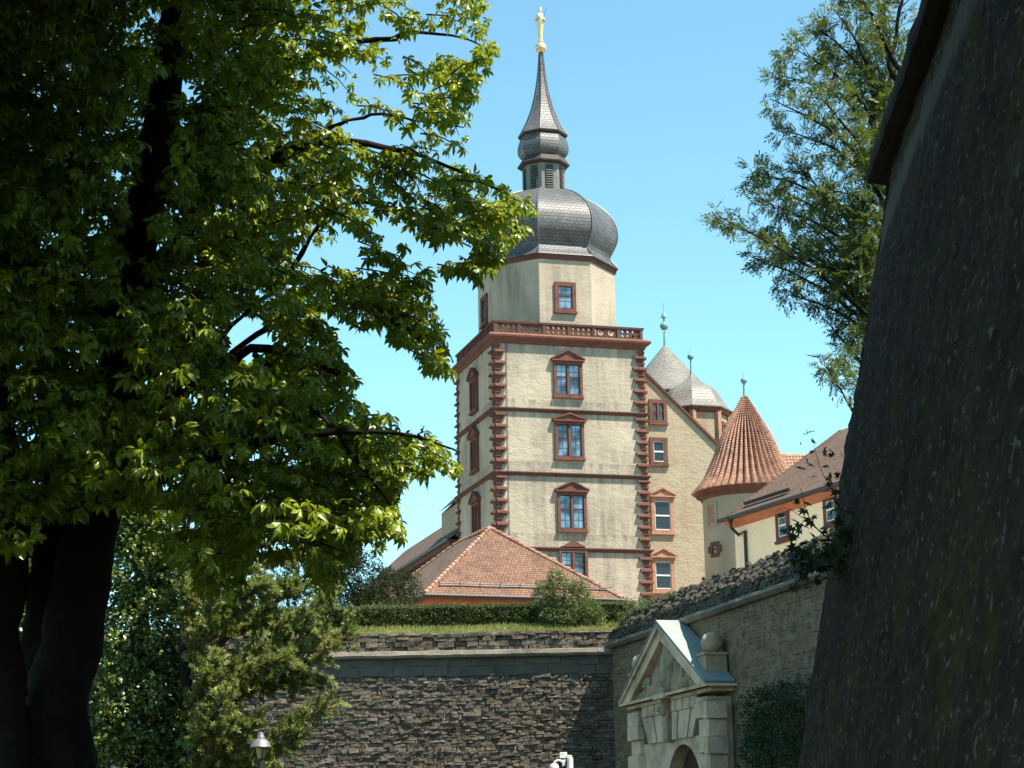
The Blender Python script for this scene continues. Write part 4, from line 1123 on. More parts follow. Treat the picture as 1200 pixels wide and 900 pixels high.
TRUNKS = [[(40, 1190, 20, .46), (62, 960, 20, .36), (84, 780, 20, .30), (112, 600, 20, .26), (150, 380, 20, .20), (178, 200, 20.1, .18), (207, 0, 20.2, .155), (225, -180, 20.3, .10), (235, -330, 20.3, .04)],
          [(30, 1190, 20.2, .30), (40, 900, 20.2, .24), (52, 720, 20.4, .20), (68, 580, 20.8, .17), (60, 420, 21.2, .14), (30, 220, 21.5, .11), (10, 0, 21.6, .07)],
          [(5, 1190, 19.6, .30), (2, 900, 19.5, .22), (4, 760, 19.4, .19), (12, 600, 19.2, .17), (-20, 380, 19.0, .13), (-60, 150, 18.8, .08)],
          [(118, 580, 20.2, .11), (190, 480, 19.8, .07), (300, 410, 19.2, .045), (400, 440, 18.9, .03)],
          [(145, 400, 20, .11), (230, 260, 19.7, .075), (350, 170, 19.6, .05), (480, 180, 19.5, .024), (590, 225, 19.5, .012)],
          [(170, 250, 20, .11), (260, 120, 20.4, .07), (390, 58, 20.6, .038), (520, 42, 20.6, .015), (575, 60, 20.6, .008)],
          [(130, 500, 20.2, .09), (230, 440, 20.8, .045), (350, 372, 21.0, .026), (470, 352, 20.8, .016), (525, 420, 20.8, .01)],
          [(115, 590, 20, .10), (220, 540, 19.0, .07), (340, 510, 18.6, .045), (450, 505, 18.5, .022), (545, 535, 18.5, .008)],
          [(230, 440, 20.8, .03), (310, 340, 20.4, .022), (430, 240, 20.0, .02), (555, 290, 20, .008)],
          [(300, 415, 19.1, .03), (370, 480, 18.7, .022), (430, 560, 18.5, .015), (474, 620, 18.5, .006)],
          [(150, 380, 20, .09), (70, 330, 19.0, .07), (0, 300, 18.4, .05), (-80, 290, 18, .03)],
          [(190, 470, 19.4, .05), (260, 560, 18.8, .035), (340, 620, 18.4, .015), (400, 645, 18.3, .006)],
          [(165, 300, 20, .08), (90, 190, 19.2, .06), (30, 110, 18.6, .04), (-50, 60, 18.2, .02)],
          [(350, 170, 19.6, .026), (440, 138, 19.4, .016), (540, 145, 19.3, .006)]]
trunk_mesh("trunk", TRUNKS, tree)
OUTL = [(-330, -480), (330, -480), (470, -300), (560, -120), (570, 0), (582, 70), (562, 95), (556, 150), (538, 185), (560, 205), (600, 222), (636, 250), (628, 262), (596, 295), (566, 332), (545, 322), (500, 318), (508, 350), (522, 392), (533, 446), (508, 440), (474, 405), (450, 398), (420, 385), (396, 366), (372, 362), (374, 372), (398, 400), (412, 432), (424, 462), (426, 478), (458, 482), (484, 492), (520, 520), (553, 548), (528, 556), (485, 558), (462, 578), (470, 606), (480, 632), (462, 628), (448, 650), (430, 622), (412, 655), (398, 690), (372, 700), (362, 660), (340, 640), (325, 672), (300, 650), (282, 690), (255, 712), (232, 690), (222, 640), (205, 680), (188, 690), (172, 640), (160, 600), (130, 585), (95, 620), (60, 600), (30, 640), (0, 650), (-330, 700)]
HOLES = [(292, 395, 24), (318, 400, 9), (300, 537, 9), (135, 205, 7), (132, 235, 7), (135, 258, 5), (178, 17, 9), (192, 597, 6), (525, 52, 15), (452, 40, 11), (490, 45, 9), (462, 272, 13), (530, 292, 12), (548, 288, 10), (440, 395, 14), (480, 320, 7), (438, 30, 8), (500, 60, 10), (225, 110, 9), (285, 150, 6), (295, 170, 6), (235, 300, 6), (248, 128, 6), (380, 140, 7), (505, 205, 8), (545, 60, 12), (375, 320, 6), (335, 150, 5), (360, 60, 6), (240, 20, 5), (285, 22, 5)]
def keep(p, margin=0):
    q = project(p); x, y = q[:, 0], q[:, 1]
    k = inpoly(x, y, OUTL)
    near = p[:, 1] < 20.15                              # leave the trunk showing between the boughs
    for hx, hy, hr in ((204, 20, 13), (200, 60, 14), (194, 100, 15), (186, 150, 17), (178, 195, 18), (171, 235, 20), (163, 280, 17), (155, 325, 14), (140, 420, 12)):
        k &= ~(near & ((x - hx) ** 2 + (y - hy) ** 2 < (hr * 1.3) ** 2))
    for hx, hy, hr in HOLES: k &= (x - hx) ** 2 + (y - hy) ** 2 > (hr * 1.25) ** 2
    return k
def sprays(cent, outd, nleaf, length, rng):
    """twigs: returns leaf base points, forward dirs, twig lines"""
    pos, fw_, tw_ = [], [], []
    for c_, d in zip(cent, outd):
        side_ = unit(np.cross(d, [0, 0, 1])); L = length * rng.uniform(.6, 1.3)
        pts = [c_ + d * L * t + V(0, 0, -.35 * L * t * t) for t in (0, .5, 1)]
        tw_.append(pts)
        for j in range(nleaf):
            t = (j + .6) / nleaf; s_ = 1 if j % 2 else -1
            b_ = c_ + d * L * t + V(0, 0, -.35 * L * t * t)
            f_ = d * (.35 + .6 * t) + side_ * s_ * (1.0 - .5 * t) + V(0, 0, rng.uniform(-.5, .15)) + rng.normal(size=3) * .25
            f_ = unit(f_); pos.append(b_ + f_ * .10); fw_.append(f_ + V(0, 0, rng.uniform(-.75, -.2)))
    return np.array(pos), np.array(fw_), tw_
lv = Leaves(); twm = MB(); rng = np.random.default_rng(21)
def crown_fill(n, poly, d0, spread, nleaf, length, size, edge=False):
    poly = np.array(poly, float); mn, mx = poly.min(0), poly.max(0); C_, D_ = [], []
    while len(C_) < n:
        x, y = rng.uniform(mn, mx)
        if not inpoly(np.array([x]), np.array([y]), poly)[0]: continue
        if x > 280 and y < 520 and vnoise(np.array([[x / 75 + y / 260, y / 42 - x / 160, .5]]), 61)[0] < -.26 + .20 * (x > 360): continue
        if y > 530 and x > 120 and vnoise(np.array([[x / 48, y / 40, 3.5]]), 17)[0] < -.05 - .2 * (y < 580): continue
        sp_d = spread * (1 - .62 * np.clip((x - 150) / 450, 0, 1))
        d = d0 + np.clip(rng.normal(), -1.9, 1.9) * sp_d * .55
        c_ = at(x, y, d); ax_ = at(150 - .0 * x, y + 60, 20.0)
        o_ = c_ - ax_; o_[2] *= .4; o_ = unit(o_ + rng.normal(size=3) * .45 * np.linalg.norm(o_)); o_[2] = np.clip(o_[2], -.35, .4)
        C_.append(c_); D_.append(unit(o_))
    p, f, t = sprays(C_, D_, nleaf, length, rng)
    k = keep(p + f / np.linalg.norm(f, axis=1)[:, None] * .05); p, f = p[k], f[k]
    up = V(0, 0, 1) + rng.normal(size=p.shape) * .55
    idx = rng.integers(0, len(CHEST), len(p)); sc = size * rng.uniform(.6, 1.3, len(p))
    for q in range(len(CHEST)): lv.scatter(CHEST[q], p[idx == q], f[idx == q], up[idx == q], sc[idx == q])
    for pts in t:
        pts = np.array(pts)
        if keep(pts).all(): twm.tube(pts, [.010, .007, .004], 4, False)
vis = [p for p in OUTL if p[1] > -200] 
VIS = [(-40, -60), (566, -60)] + OUTL[4:-1] + [(-40, 650)]
crown_fill(2150, VIS, 20.0, 2.6, 6, .38, .092)
crown_fill(1500, [(-40, -60), (300, -60), (300, 340), (440, 480), (430, 600), (380, 680), (250, 700), (170, 640), (-40, 650)], 20.0, 3.2, 6, .42, .112)      # dense heart of the crown
crown_fill(1500, [(-330, -480), (230, -480), (330, -300), (400, -60), (-40, -60), (-40, 650), (-330, 700)], 20.0, 4.2, 6, .8, .26)  # unseen outer crown, added to shade the leaves in view
shade_canopy = []  # canopy overhead, added out of view to shade the left crown
while len(shade_canopy) < 1500:
    q_ = np.array([rng.uniform(-9, -.4), rng.uniform(12, 22.5), rng.uniform(7.5, 13.5)])
    e_ = ((q_ - V(-5.8, 17.3, 10.3)) / V(4.0, 5.4, 3.2))
    if np.dot(e_, e_) > 1: continue
    pr2 = project(q_)[0]
    if pr2[1] > -35: continue
    shade_canopy.append(q_)
for k in range(900):  # nearer unseen leaves, added to block skylight from the crown
    q_ = np.array([rng.uniform(-11, -1.2), rng.uniform(7, 14.5), rng.uniform(6.5, 11)])
    if project(q_)[0][1] < -60: shade_canopy.append(q_)
for k in range(95):  # thin unseen patch, added to shade the lower crown
    q_ = np.array([rng.uniform(-1.5, 1.3), rng.uniform(14.5, 18.5), rng.uniform(10.6, 12.4)])
    if project(q_)[0][1] < -35: shade_canopy.append(q_)
shade_canopy = np.array(shade_canopy); dd_ = shade_canopy - V(-4.2, 19, 8); dd_[:, 2] *= .3; dd_ = dd_ / np.linalg.norm(dd_, axis=1)[:, None] + rng.normal(size=dd_.shape) * .3
p, f, t = sprays(shade_canopy, dd_ / np.linalg.norm(dd_, axis=1)[:, None], 6, .7, rng); k = project(p)[:, 1] < -70; p, f = p[k], f[k]
idx = rng.integers(0, len(CHEST), len(p)); up = V(0, 0, 1) + rng.normal(size=p.shape) * .3
for q in range(len(CHEST)): lv.scatter(CHEST[q], p[idx == q], f[idx == q], up[idx == q], .25 * rng.uniform(.8, 1.2, (idx == q).sum()))
# boughs reaching the outline
tips = [(490, 350, 20.8), (505, 365, 20.8), (515, 388, 20.8), (480, 342, 20.8), (462, 362, 20.8), (445, 350, 20.8), (517, 425, 20.8), (455, 382, 20.8), (430, 360, 20.8), (500, 345, 20.8), (525, 405, 20.8), (490, 400, 20.8), (535, 548, 18.5), (510, 512, 18.5), (460, 490, 18.6), (475, 545, 18.5), (440, 490, 18.6), (410, 455, 19), (395, 415, 19.5), (572, 8, 20.6), (580, 66, 20.6), (545, 150, 19.3), (560, 105, 20), (625, 250, 19.5), (600, 232, 19.4), (590, 285, 19.6), (562, 322, 20), (545, 215, 19.5), (520, 250, 19.6), (500, 330, 20.8), (528, 436, 20.8), (512, 410, 20.8), (498, 380, 20.8), (470, 385, 20.8), (545, 542, 18.5), (520, 528, 18.5), (495, 545, 18.5), (475, 620, 18.5), (462, 590, 18.5), (440, 620, 18.5), (405, 640, 18.3), (480, 500, 18.6), (420, 480, 18.7), (400, 430, 19), (540, 30, 20.6), (555, 60, 20.6), (575, 245, 19.4), (610, 262, 19.5), (585, 262, 19.5), (545, 300, 20), (560, 280, 19.7), (340, 650, 18.4), (300, 670, 18.4), (255, 660, 18.6), (505, 190, 19.4), (555, 190, 19.4)]
C_, D_ = [], []
for (x, y, d) in tips:
    for k in range(4):
        e = at(x, y, d); o_ = unit(e - at(200, y + 30, 20.0)); o_ = unit(o_ + rng.normal(size=3) * .2); o_[2] -= .1
        C_.append(e - o_ * (.42 + .3 * k) + rng.normal(size=3) * .09); D_.append(unit(o_))
p, f, t = sprays(C_, D_, 8, .42, rng); k = keep(p); p, f = p[k], f[k]
idx = rng.integers(0, len(CHEST), len(p)); up = V(0, 0, 1) + rng.normal(size=p.shape) * .3; sc = .10 * rng.uniform(.65, 1.3, len(p))
for q in range(len(CHEST)): lv.scatter(CHEST[q], p[idx == q], f[idx == q], up[idx == q], sc[idx == q])
for pts in t:
    if keep(np.array(pts)).all(): twm.tube(pts, [.010, .008, .004], 5, False)
lv.build("crown", LEAF_CH, tree); twm.build("twigs", TWIG, tree)

# ---- ash tree behind the near wall
YA = 32.0
ar = at(1190, 900, YA); aroot = V(ar[0], YA, 0)
ash = thing("ash_tree", "feathery leaved tree reaching out from behind the tall right wall", "tree", aroot)
AL = [[(1180, 1090, YA, .35), (1160, 700, YA, .28), (1140, 400, YA, .22), (1120, 150, YA, .16), (1090, -120, YA, .10), (1060, -330, YA, .04)]]
atips = [(838, 252), (852, 262), (882, 200), (915, 150), (905, 118), (935, 60), (955, 30), (995, -10), (878, 300), (925, 345), (960, 370), (975, 440), (1000, 400), (905, 240), (940, 200), (960, 110), (985, 70), (1020, 40), (950, 280), (985, 330), (1000, 250), (985, 160), (1030, 120), (1020, 180), (900, 275), (930, 250), (1040, 20), (1000, 440), (970, 220), (1010, 100), (1000, 300), (975, 10), (890, 215), (925, 300), (920, 90), (1060, -40), (1010, -60)]
AO = [(1085, -100), (985, -100), (980, 0), (950, 18), (920, 42), (903, 90), (895, 118), (912, 140), (908, 172), (878, 192), (868, 212), (842, 235), (830, 260), (850, 270), (872, 278), (868, 300), (885, 312), (908, 330), (915, 362), (945, 356), (965, 370), (978, 390), (955, 432), (975, 455), (1005, 470), (1120, 470), (1120, -100)]
ra2 = np.random.default_rng(5); AC, AD = [], []; atw = MB()
for (x, y) in atips:
    sy = y + ra2.uniform(30, 150); d1 = YA + ra2.normal() * 1.1
    pp = [(1125, min(sy + 90, 520), YA, .07), (1050, sy + 20, YA + .4 * (d1 - YA), .045), ((1050 + x) / 2, (sy + y) / 2 - 6, d1, .025), (x, y, d1, .006)]
    AL.append(pp)
    P_, r_ = limb_pts(pp, 8, int(x))
    for k in range(8, len(P_)):
        for j in range(2 if k < len(P_) - 3 else 3):
            dd = unit(P_[k] - P_[k - 1]); o_ = unit(dd + ra2.normal(size=3) * .75); L = ra2.uniform(.25, .7) * (1.15 - .5 * k / len(P_))
            b_ = P_[k]; e_ = b_ + o_ * L; atw.tube([b_, b_ + o_ * L * .5 + ra2.normal(size=3) * .03, e_], [.007, .005, .003], 4, False) if inpoly(*project(e_).T, AO)[0] else None
            for t_ in (.45, .7, .88, 1.0):
                for s_ in (-1, 1):
                    if ra2.random() < .40: continue
                    AC.append(b_ + o_ * L * t_); AD.append(unit(o_ * .7 + ra2.normal(size=3) * .8 + V(0, 0, -.1)))
AC, AD = np.array(AC), np.array(AD)
q = project(AC); k = inpoly(q[:, 0], q[:, 1], AO) & (ra2.random(len(AC)) < .92)
AC, AD = AC[k], AD[k]
la = Leaves(); idx = ra2.integers(0, 4, len(AC)); up = V(0, 0, 1) + ra2.normal(size=AC.shape) * .4; sc = ra2.uniform(.15, .24, len(AC))
for q in range(4): la.scatter(PINN[q], AC[idx == q], AD[idx == q], up[idx == q], sc[idx == q])
print("ash leaves", len(AC))
la.build("crown", LEAF_ASH, ash); trunk_mesh("trunk", AL, ash); atw.build("twigs", TWIG, ash)

# ---- generic leafy volume
def leafy(name, parts, n, mat, size, tm, parent=None, seed=1, shell=.55, up=None, **kw):
    """parts: list of (centre, radii) ellipsoids with bumpy surfaces"""
    rg = np.random.default_rng(seed); L = Leaves(); vol = np.array([np.prod(r) ** (2 / 3) for c_, r in parts]); vol = vol / vol.sum()
    for (c_, r), v_ in zip(parts, vol):
        k = int(n * v_); d = rg.normal(size=(k, 3)); d /= np.linalg.norm(d, axis=1)[:, None]
        rad = (shell + (1 - shell) * rg.random(k) ** .6) * (1 + .22 * fbm(d * 2.6 + np.asarray(c_)[None] * .7, seed, 3))
        p = np.asarray(c_) + d * np.asarray(r) * rad[:, None]
        f = d + rg.normal(size=d.shape) * .6; u_ = np.tile(V(0, 0, 1), (k, 1)) + rg.normal(size=d.shape) * .5
        idx = rg.integers(0, len(tm), k); s_ = size * rg.uniform(.7, 1.3, k)
        for q in range(len(tm)): L.scatter(tm[q], p[idx == q], f[idx == q], u_[idx == q], s_[idx == q])
    return L.build(name, mat, parent, **kw)

# ---- ivy column and pine at lower left
YP = 38.0
ip = at(165, 900, YP); iv = thing("ivy", "dense glossy ivy column climbing a hidden trunk beside the chestnut trunks", "ivy", V(ip[0], YP, 0))
def pe(px, py, d, rx, ry, rz=None): return (at(px, py, d), (rx, ry if rz is None else ry, rz if rz is not None else rx))
parts = [pe(150, 905, YP, 1.25, .9, 1.3), pe(165, 820, YP, 1.15, .85, 1.1), pe(175, 740, YP, .95, .8, 1.1), pe(168, 665, YP, .75, .7, .9), pe(165, 605, YP, .5, .5, .7), pe(225, 880, YP, .8, .7, 1.0), pe(160, 1050, YP, 1.4, 1.0, 1.8), pe(225, 790, YP, .55, .5, .8), pe(60, 760, YP + .6, 1.0, .7, 2.0), pe(10, 720, YP + .8, 1.0, .7, 2.0), pe(55, 640, YP + .7, .8, .6, 1.2), pe(20, 900, YP + .6, 1.2, .8, 1.6)]
leafy("leaf_mass", parts + [pe(140, 600, YP, .7, .6, .8), pe(190, 640, YP, .6, .5, .9)], 21000, LEAF_IVY, .15, CLUS, iv, 4, .5)
m = MB(); m.tube([V(ip[0], YP, 0), at(160, 800, YP), at(168, 640, YP)], [.3, .22, .12], 10); m.build("stem", BARK, iv)
pr_ = at(235, 900, YP - .6); pine = thing("pine_tree", "sprawling pine with rust brown twigs and pale green needle tufts over the ledge", "tree", V(pr_[0], YP - .6, 0))
YQ = YP - .8
PLM = [[(232, 1080, YQ, .16), (226, 880, YQ, .12), (215, 740, YQ, .09), (220, 620, YQ, .05), (235, 560, YQ, .02)]]
pt_ = [(388, 708, -.3), (345, 690, .2), (382, 760, -.2), (330, 730, .4), (380, 830, -.4), (340, 800, .1), (300, 770, .5), (350, 870, -.3), (300, 850, -.6), (310, 690, -.7), (270, 660, .3), (300, 640, .5), (345, 655, .2), (250, 620, .2), (270, 720, -.6), (360, 740, .6), (250, 780, -.9), (280, 895, -.3), (255, 700, -1.0), (240, 850, -.9), (215, 645, -.4), (365, 680, .2), (400, 740, 0), (300, 610, .5), (225, 700, -.8), (330, 770, -.8), (270, 820, -1.0), (365, 800, .3)]
rp = np.random.default_rng(9); PC, PD = [], []; ptw = MB()
for (x, y, dd) in pt_:
    sy = y + rp.uniform(10, 70); pp = [(222, min(sy + 30, 960), YQ, .05), ((222 + x) / 2 - 5, sy - 5, YQ + dd * .6, .036), (x * .75 + 55, (sy + y) / 2 - 8, YQ + dd, .024), (x, y, YQ + dd, .009)]
    PLM.append(pp); P_, r_ = limb_pts(pp, 7, int(y))
    for k in range(4, len(P_)):
        for j in range(4):
            o_ = unit(unit(P_[k] - P_[k - 1]) * .8 + rp.normal(size=3) * .7 + V(0, 0, .25)); L = rp.uniform(.12, .42)
            e_ = P_[k] + o_ * L; ptw.tube([P_[k], e_], [.011, .006], 4, False)
            for t_ in (.55, .8, 1.0): PC.append(P_[k] + o_ * L * t_); PD.append(unit(o_ + V(0, 0, .45) + rp.normal(size=3) * .25))
PC, PD = np.array(PC), np.array(PD); print("pine tufts", len(PC))
lp = Leaves(); idx = rp.integers(0, 4, len(PC)); sc = rp.uniform(.08, .125, len(PC))
for q in range(4): lp.scatter(TUFT[q], PC[idx == q], PD[idx == q], rnd_dirs((idx == q).sum()), sc[idx == q])
lp.build("needles", NEEDLE, pine); trunk_mesh("trunk", PLM[:1], pine, BARK, 9); trunk_mesh("branches", PLM[1:], pine, PINEBARK, 9); ptw.build("twigs", PINEBARK, pine)

# ---- hedge, bushes, grass on top of the far wall
YH = YW + 2.3
h0 = at(375, 733, YH); h1 = at(735, 735, YH); zht = at(540, 708.5, YH)[2]; zhb = at(540, 737, YH)[2]
# rising strip of lawn between parapet and hedge
m = MB(); gx = np.linspace(-20, CORNER[0] + 1.2, 80); gy = np.linspace(YW + .35, YH + 3, 14)
gv = [V(x, y, zt + .02 + (zhb - zt) * min(1, max(0, (y - YW - .35) / 1.8))) for y in gy for x in gx]; gv = np.array(gv); gv[:, 2] += fbm(gv * 1.5, 3, 3) * .04
m.add(gv, [[i * 80 + j, i * 80 + j + 1, (i + 1) * 80 + j + 1, (i + 1) * 80 + j] for i in range(13) for j in range(79)])
m.build("lawn", mat_stone("lawn soil", (.10, .12, .035), (.13, .125, .05), (.07, .08, .03), 2.0, .03), kind="structure")
L = Leaves(); rg = np.random.default_rng(8); k = 16000
bl = np.array([[-.09, 0, 0], [.09, 0, 0], [.06, .55, -.04], [0, 1, -.18], [-.06, .55, -.04]]), [[0, 1, 2, 3, 4]]
x = rg.uniform(-14, CORNER[0] + .9, k); y = YW + .4 + rg.random(k) * 2.1; z = zt + (zhb - zt) * np.clip((y - YW - .35) / 1.8, 0, 1)
L.scatter(bl, np.stack([x, y, z], 1), V(0, 0, 1) + rg.normal(size=(k, 3)) * .28, rnd_dirs(k), rg.uniform(.07, .19, k) * (1 + .35 * vnoise(np.stack([x, y, z], 1) * .8, 2)))
L.build("grass", mat_leaf("lawn grass", (.19, .22, .05), (.32, .30, .10), (.3, .32, .08), .35, .5, .7), kind="stuff", label="sunlit strip of uncut grass along the wall top below the hedge", cat="grass")
hd = thing("hedge", "clipped dark green hedge running along the wall top before the pavilion", "hedge", V(.5 * (h0[0] + h1[0]), YH, zhb - .2))
L = Leaves(); k = 15000; face = rg.random(k)
x = rg.uniform(h0[0] - 3.5, h1[0] + .3, k); hy = rg.uniform(0, 1.1, k); hz_ = rg.uniform(zhb - .22, zht, k)
top = face < .3; fr_ = (face >= .3) & (face < .9)
hz_[top] = zht + rg.normal(size=top.sum()) * .03; hy[fr_] = np.abs(rg.normal(size=fr_.sum())) * .07
p = np.stack([x, YH + hy, hz_], 1); n_ = fbm(p * 1.8, 4, 3); p[:, 2] += n_ * .05 * top; p[:, 1] += n_ * .08 * fr_
f = np.where(top[:, None], V(0, 0, 1), V(0, -1, .2)) + rg.normal(size=(k, 3)) * .6
idx = rg.integers(0, 5, k)
for q in range(5): L.scatter(CLUS[q], p[idx == q], f[idx == q], rnd_dirs((idx == q).sum()), rg.uniform(.05, .085, (idx == q).sum()))
L.build("leaf_mass", LEAF_HEDGE, hd)
m = MB(); m.box((h0[0] - 3.5, YH + .1, zhb - .2), (h1[0] - h0[0] + 3.7, 0, 0), (0, .9, 0), (0, 0, zht - zhb + .12)); m.build("branch_core", mat_plain("hedge interior twigs", (.012, .016, .008), .95, .05), hd)
bs_ = at(658, 730, YH - .4); bush = thing("bush", "rounded light green bush growing in front of the hedge's right end", "bush", V(bs_[0], YH - .4, zhb - .1))
e_ = lambda px, py, rx, rz, d=-.5: (at(px, py, YH + d), (rx, rx * .8, rz))
leafy("leaf_mass", [e_(655, 695, .55, .75), e_(672, 710, .65, .75), e_(640, 700, .5, .5), e_(690, 715, .4, .55), e_(657, 722, .8, .5), e_(700, 722, .3, .35), e_(632, 690, .25, .3), e_(650, 680, .35, .4), e_(678, 690, .35, .35)], 3600, LEAF_BUSH, .085, CLUS, bush, 6, .4)
m = MB()
for k in range(9):
    an = k * .7; m.tube([bs_ + V(0, 0, -.3), bs_ + V(.3 * math.cos(an), .2 * math.sin(an), .4), bs_ + V(.6 * math.cos(an), .4 * math.sin(an), .9 + .3 * math.sin(k * 2.1))], [.02, .014, .006], 5)
m.build("stem", TWIG, bush)
ev = thing("shrub", "dark evergreen shrub behind the hedge's left end, below the rear wing", "shrub", at(430, 720, 82) * V(1, 1, 0) + V(0, 0, zhb))
leafy("leaf_mass", [(at(425, 680, 82), (1.3, 1.1, 1.1)), (at(455, 690, 83), (1.1, .9, .85)), (at(400, 670, 82), (1.2, 1, 1.5)), (at(365, 690, 82), (1.4, 1, 1.4)), (at(476, 688, 84), (.7, .7, .75)), (at(420, 720, 82), (2.4, 1, 1.0)), (at(410, 650, 82), (.6, .6, .9))], 5200, LEAF_DARK, .14, CLUS, ev, 12, .5)
m = MB(); q = at(420, 735, 82.3); m.tube([q - V(0, 0, 1), q + V(0, 0, 1), q + V(-.5, 0, 2.0)], [.12, .09, .03], 8); m.build("stem", BARK, ev)
# trailing greenery where hedge meets the gate wall coping
tr = thing("creeper", "trailing creeper where the hedge meets the gate wall's coping", "creeper", W(1.5, -.9, ZL + .6))
leafy("leaf_mass", [(W(.8, -.9, ZL + 1.0), (.9, .6, .45)), (W(2.0, -.8, ZL + 1.0), (.6, .9, .25)), (W(3.4, -.85, ZL + 1.15), (.3, .6, .15)), (W(.1, -.5, ZL + .75), (.5, .4, .3))], 1300, LEAF_HEDGE, .075, CLUS, tr, 17, .4)

# ---- ivy clump hanging on the gate wall at the right
ti, zi = wall_t(905, 850)
hv = thing("ivy", "dark ivy clump hanging on the shaded gate wall beside the gateway", "ivy", W(ti, .3, 0))
def wi_(px, py, ra, rz, o=.25): t_, z_ = wall_t(px, py, o); return (W(t_, o, z_), (.55 * ra + .2, ra * 1.2, rz))
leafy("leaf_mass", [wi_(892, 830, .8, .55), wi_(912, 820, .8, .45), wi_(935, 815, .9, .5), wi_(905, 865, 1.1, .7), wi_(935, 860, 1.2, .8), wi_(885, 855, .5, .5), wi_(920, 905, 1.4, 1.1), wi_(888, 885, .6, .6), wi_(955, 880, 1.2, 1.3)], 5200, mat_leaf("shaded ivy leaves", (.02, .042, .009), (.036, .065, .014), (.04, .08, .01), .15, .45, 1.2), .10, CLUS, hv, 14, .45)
m = MB(); m.tube([W(ti, .1, 0), W(ti, .12, zi * .6), W(ti + .3, .12, zi)], [.08, .06, .03], 7); m.build("stem", BARK, hv)

# ---- sapling growing out of the near wall's edge
YS = 19.5
sp0 = at(1000, 650, YS); sap = thing("maple_sapling", "small dark maple sapling sprouting from the near wall's edge", "sapling", sp0)
SB = [[(1005, 655, YS, .014), (970, 630, YS, .011), (945, 600, YS - .1, .007), (935, 570, YS - .1, .004)], [(1005, 650, YS, .013), (985, 600, YS, .009), (962, 555, YS - .1, .006), (950, 510, YS - .1, .003)], [(970, 630, YS, .008), (930, 600, YS, .004), (915, 605, YS, .003)], [(1000, 660, YS, .012), (960, 650, YS - .1, .008), (925, 655, YS - .2, .004)], [(985, 600, YS, .006), (1000, 560, YS, .004), (985, 530, YS, .003)], [(1000, 665, YS, .012), (975, 675, YS - .2, .008), (950, 670, YS - .3, .004)]]
m = MB()
for k, pp in enumerate(SB):
    p_, r_ = limb_pts(pp, 6, k); m.tube(p_, r_ * .6, 6)
m.build("stem", TWIG, sap)
sl_ = [(945, 503, .085), (952, 506, .09), (941, 508, .05), (938, 517, .06), (950, 514, .09), (944, 535, .10), (948, 530, .07), (964, 526, .12), (975, 530, .08), (978, 531, .11), (940, 550, .12), (955, 547, .12), (965, 545, .09), (972, 553, .10), (968, 558, .10), (957, 557, .08), (982, 552, .1), (938, 586, .09), (945, 596, .12), (950, 590, .1), (916, 601, .09), (925, 598, .07), (930, 616, .11), (918, 619, .10), (938, 612, .11), (951, 608, .15), (957, 603, .1), (967, 592, .1), (975, 588, .11), (980, 583, .12), (975, 570, .1), (985, 575, .13), (990, 600, .14), (970, 615, .14), (985, 625, .16)]
rg = np.random.default_rng(31)
for k in range(230):
    x = rg.uniform(928, 1015); y = rg.normal(652, 15) + (970 - x) * -.05; sl_.append((x, y, rg.uniform(.08, .13)))
for k in range(40):
    sl_.append((rg.uniform(972, 1010), rg.uniform(560, 640), rg.uniform(.08, .13)))
L = Leaves(); p = np.array([at(x, y, YS + rg.normal() * .18) for x, y, s_ in sl_]); k = len(p)
L.scatter(MAPLE[0], p, np.stack([rg.normal(size=k) * .8 - .3, rg.normal(size=k) * .5 - .2, rg.normal(size=k) * .5 - .5], 1), np.stack([rg.normal(size=k) * .45, rg.normal(size=k) * .5 - .35, np.ones(k)], 1), np.array([s_ for *_, s_ in sl_]) * .72)
L.build("leaves", LEAF_MAPLE, sap)

# ------------------------------------------------------------------ street lamp and camera head
YL = 34.8
lp_ = at(305.5, 880, YL); lx, ly = lp_[0], lp_[1]; ls_ = scale_at(305, 880, YL); zl_ = lambda y: at(305.5, y, YL)[2]
lamp = thing("street_lamp", "old fashioned lantern street lamp with a bell shaped metal hood", "street lamp", V(lx, ly, 0))
c = V(lx, ly, 0)
m = MB(); m.lathe(c, [(.09, 0), (.09, .6), (.05, .7), (.04, zl_(897) - .25)], 12)
m.build("pole", IRON, lamp, smooth=40)
m = MB(); m.lathe(c, [(12.3 / ls_, zl_(876.2)), (12.6 / ls_, zl_(875.2)), (11.6 / ls_, zl_(873.5)), (10 / ls_, zl_(870)), (7.5 / ls_, zl_(867)), (4.6 / ls_, zl_(865.8)), (4.4 / ls_, zl_(863)), (3.6 / ls_, zl_(862)), (3.4 / ls_, zl_(859.5)), (1.4 / ls_, zl_(858)), (.02, zl_(857.6))], 24)
m.build("hood", mat_plain("brushed metal hood", (.26, .25, .23), .4, .5, .5), lamp, smooth=40)
m = MB(); m.lathe(c, [(3.6 / ls_, zl_(889)), (5.2 / ls_, zl_(884)), (6.6 / ls_, zl_(877)), (6.6 / ls_, zl_(876))], 16)
g = Mat("amber lamp glass"); g.set((.62, .42, .14), .15, .5); m.build("lantern_glass", g.m, lamp, smooth=40)
m = MB()
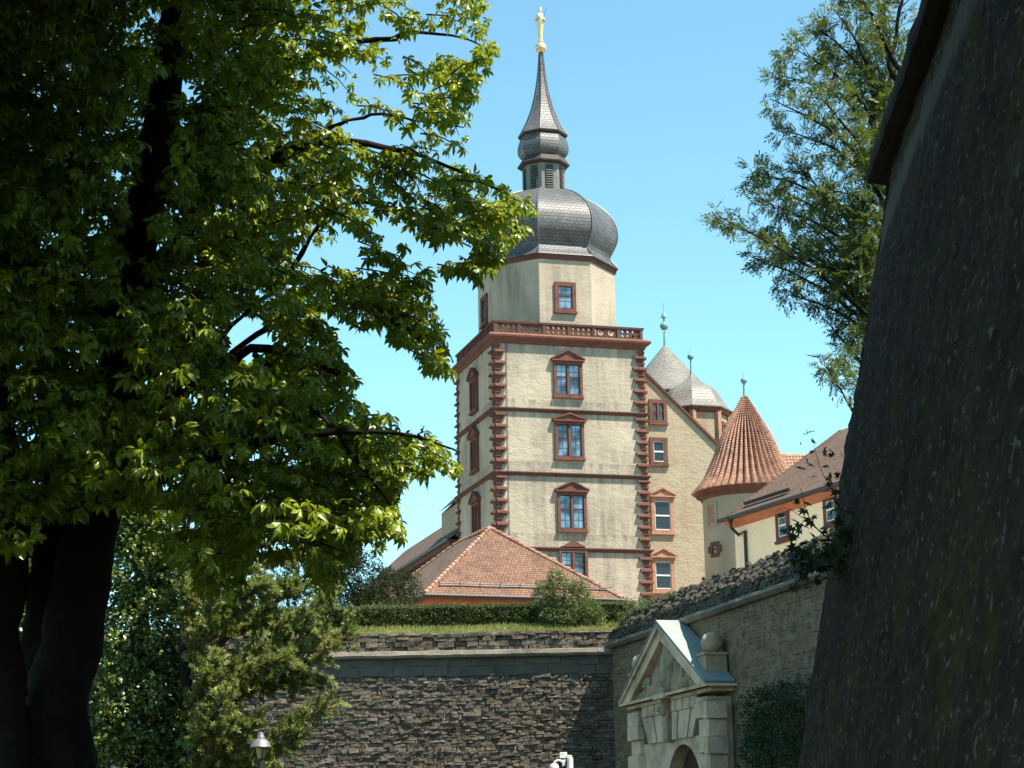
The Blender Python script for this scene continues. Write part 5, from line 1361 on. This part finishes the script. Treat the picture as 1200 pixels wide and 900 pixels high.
for k in range(4):
    t = k * math.pi / 2 + .5; e = V(math.cos(t), math.sin(t), 0)
    m.tube([c + e * (6.8 / ls_) + Zu * zl_(876), c + e * (3.9 / ls_) + Zu * zl_(889)], .012, 5)
m.lathe(c, [(.035, zl_(899) - .3), (4.2 / ls_, zl_(890.5)), (4.0 / ls_, zl_(889))], 14); m.build("bracket", IRON, lamp)
YK = 52.0
cm = at(657, 892, YK); ks_ = scale_at(657, 890, YK); u_ = 1 / ks_
def cp(px, py, d=0): return at(px, py, YK + d)
cctv = thing("security_camera", "white pole mounted camera and lamp cluster before the shadowed wall", "security camera", V(cm[0], YK, 0))
WP = mat_plain("white enamelled metal", (.78, .76, .70), .4, .4)
m = MB(); m.tube([V(cp(667, 905)[0], YK, 0), cp(667.5, 889)], .075, 10); m.tube([cp(669, 905) - V(0, 0, 1.0), cp(668.8, 888)], .06, 10); m.build("pole", WP, cctv, smooth=40)
m = MB(); b0 = cp(656, 888.5); m.box(b0, V(7 * u_, .0, 0), V(.04, .25, .02), V(0, 0, 6.5 * u_)); m.box(cp(664, 888), V(6.5 * u_, 0, -.01), V(0, .2, 0), V(0, 0, 3.4 * u_))
m.box(cp(663.2, 887), V(7.5 * u_, 0, -.01), V(0, .22, 0), V(0, 0, .5 * u_)); m.box(cp(659, 897.5), V(4 * u_, 0, .01), V(0, .2, 0), V(0, 0, 7 * u_)); m.build("camera_housing", WP, cctv)
m = MB(); m.tube([cp(648, 897), cp(650, 893), cp(653.5, 891), cp(657, 891.5), cp(659.5, 894)], .028, 8); m.build("bracket_arm", WP, cctv, smooth=True)
m = MB(); hc = cp(649.5, 897); m.lathe(hc, [(5.3 * u_, hc[2] - 10 * u_), (5.3 * u_, hc[2] - 1 * u_), (4.2 * u_, hc[2] + 1.2 * u_), (1.5 * u_, hc[2] + 2.4 * u_)], 18); m.build("lamp_head", WP, cctv, smooth=40)
m = MB(); m.lathe(cp(664.5, 893), [(1.6 * u_, cp(664, 897)[2]), (1.9 * u_, cp(664, 892)[2]), (1.2 * u_, cp(664, 890)[2])], 10); m.build("lens", DGLASS, cctv)
print("objects", len(SC.objects))
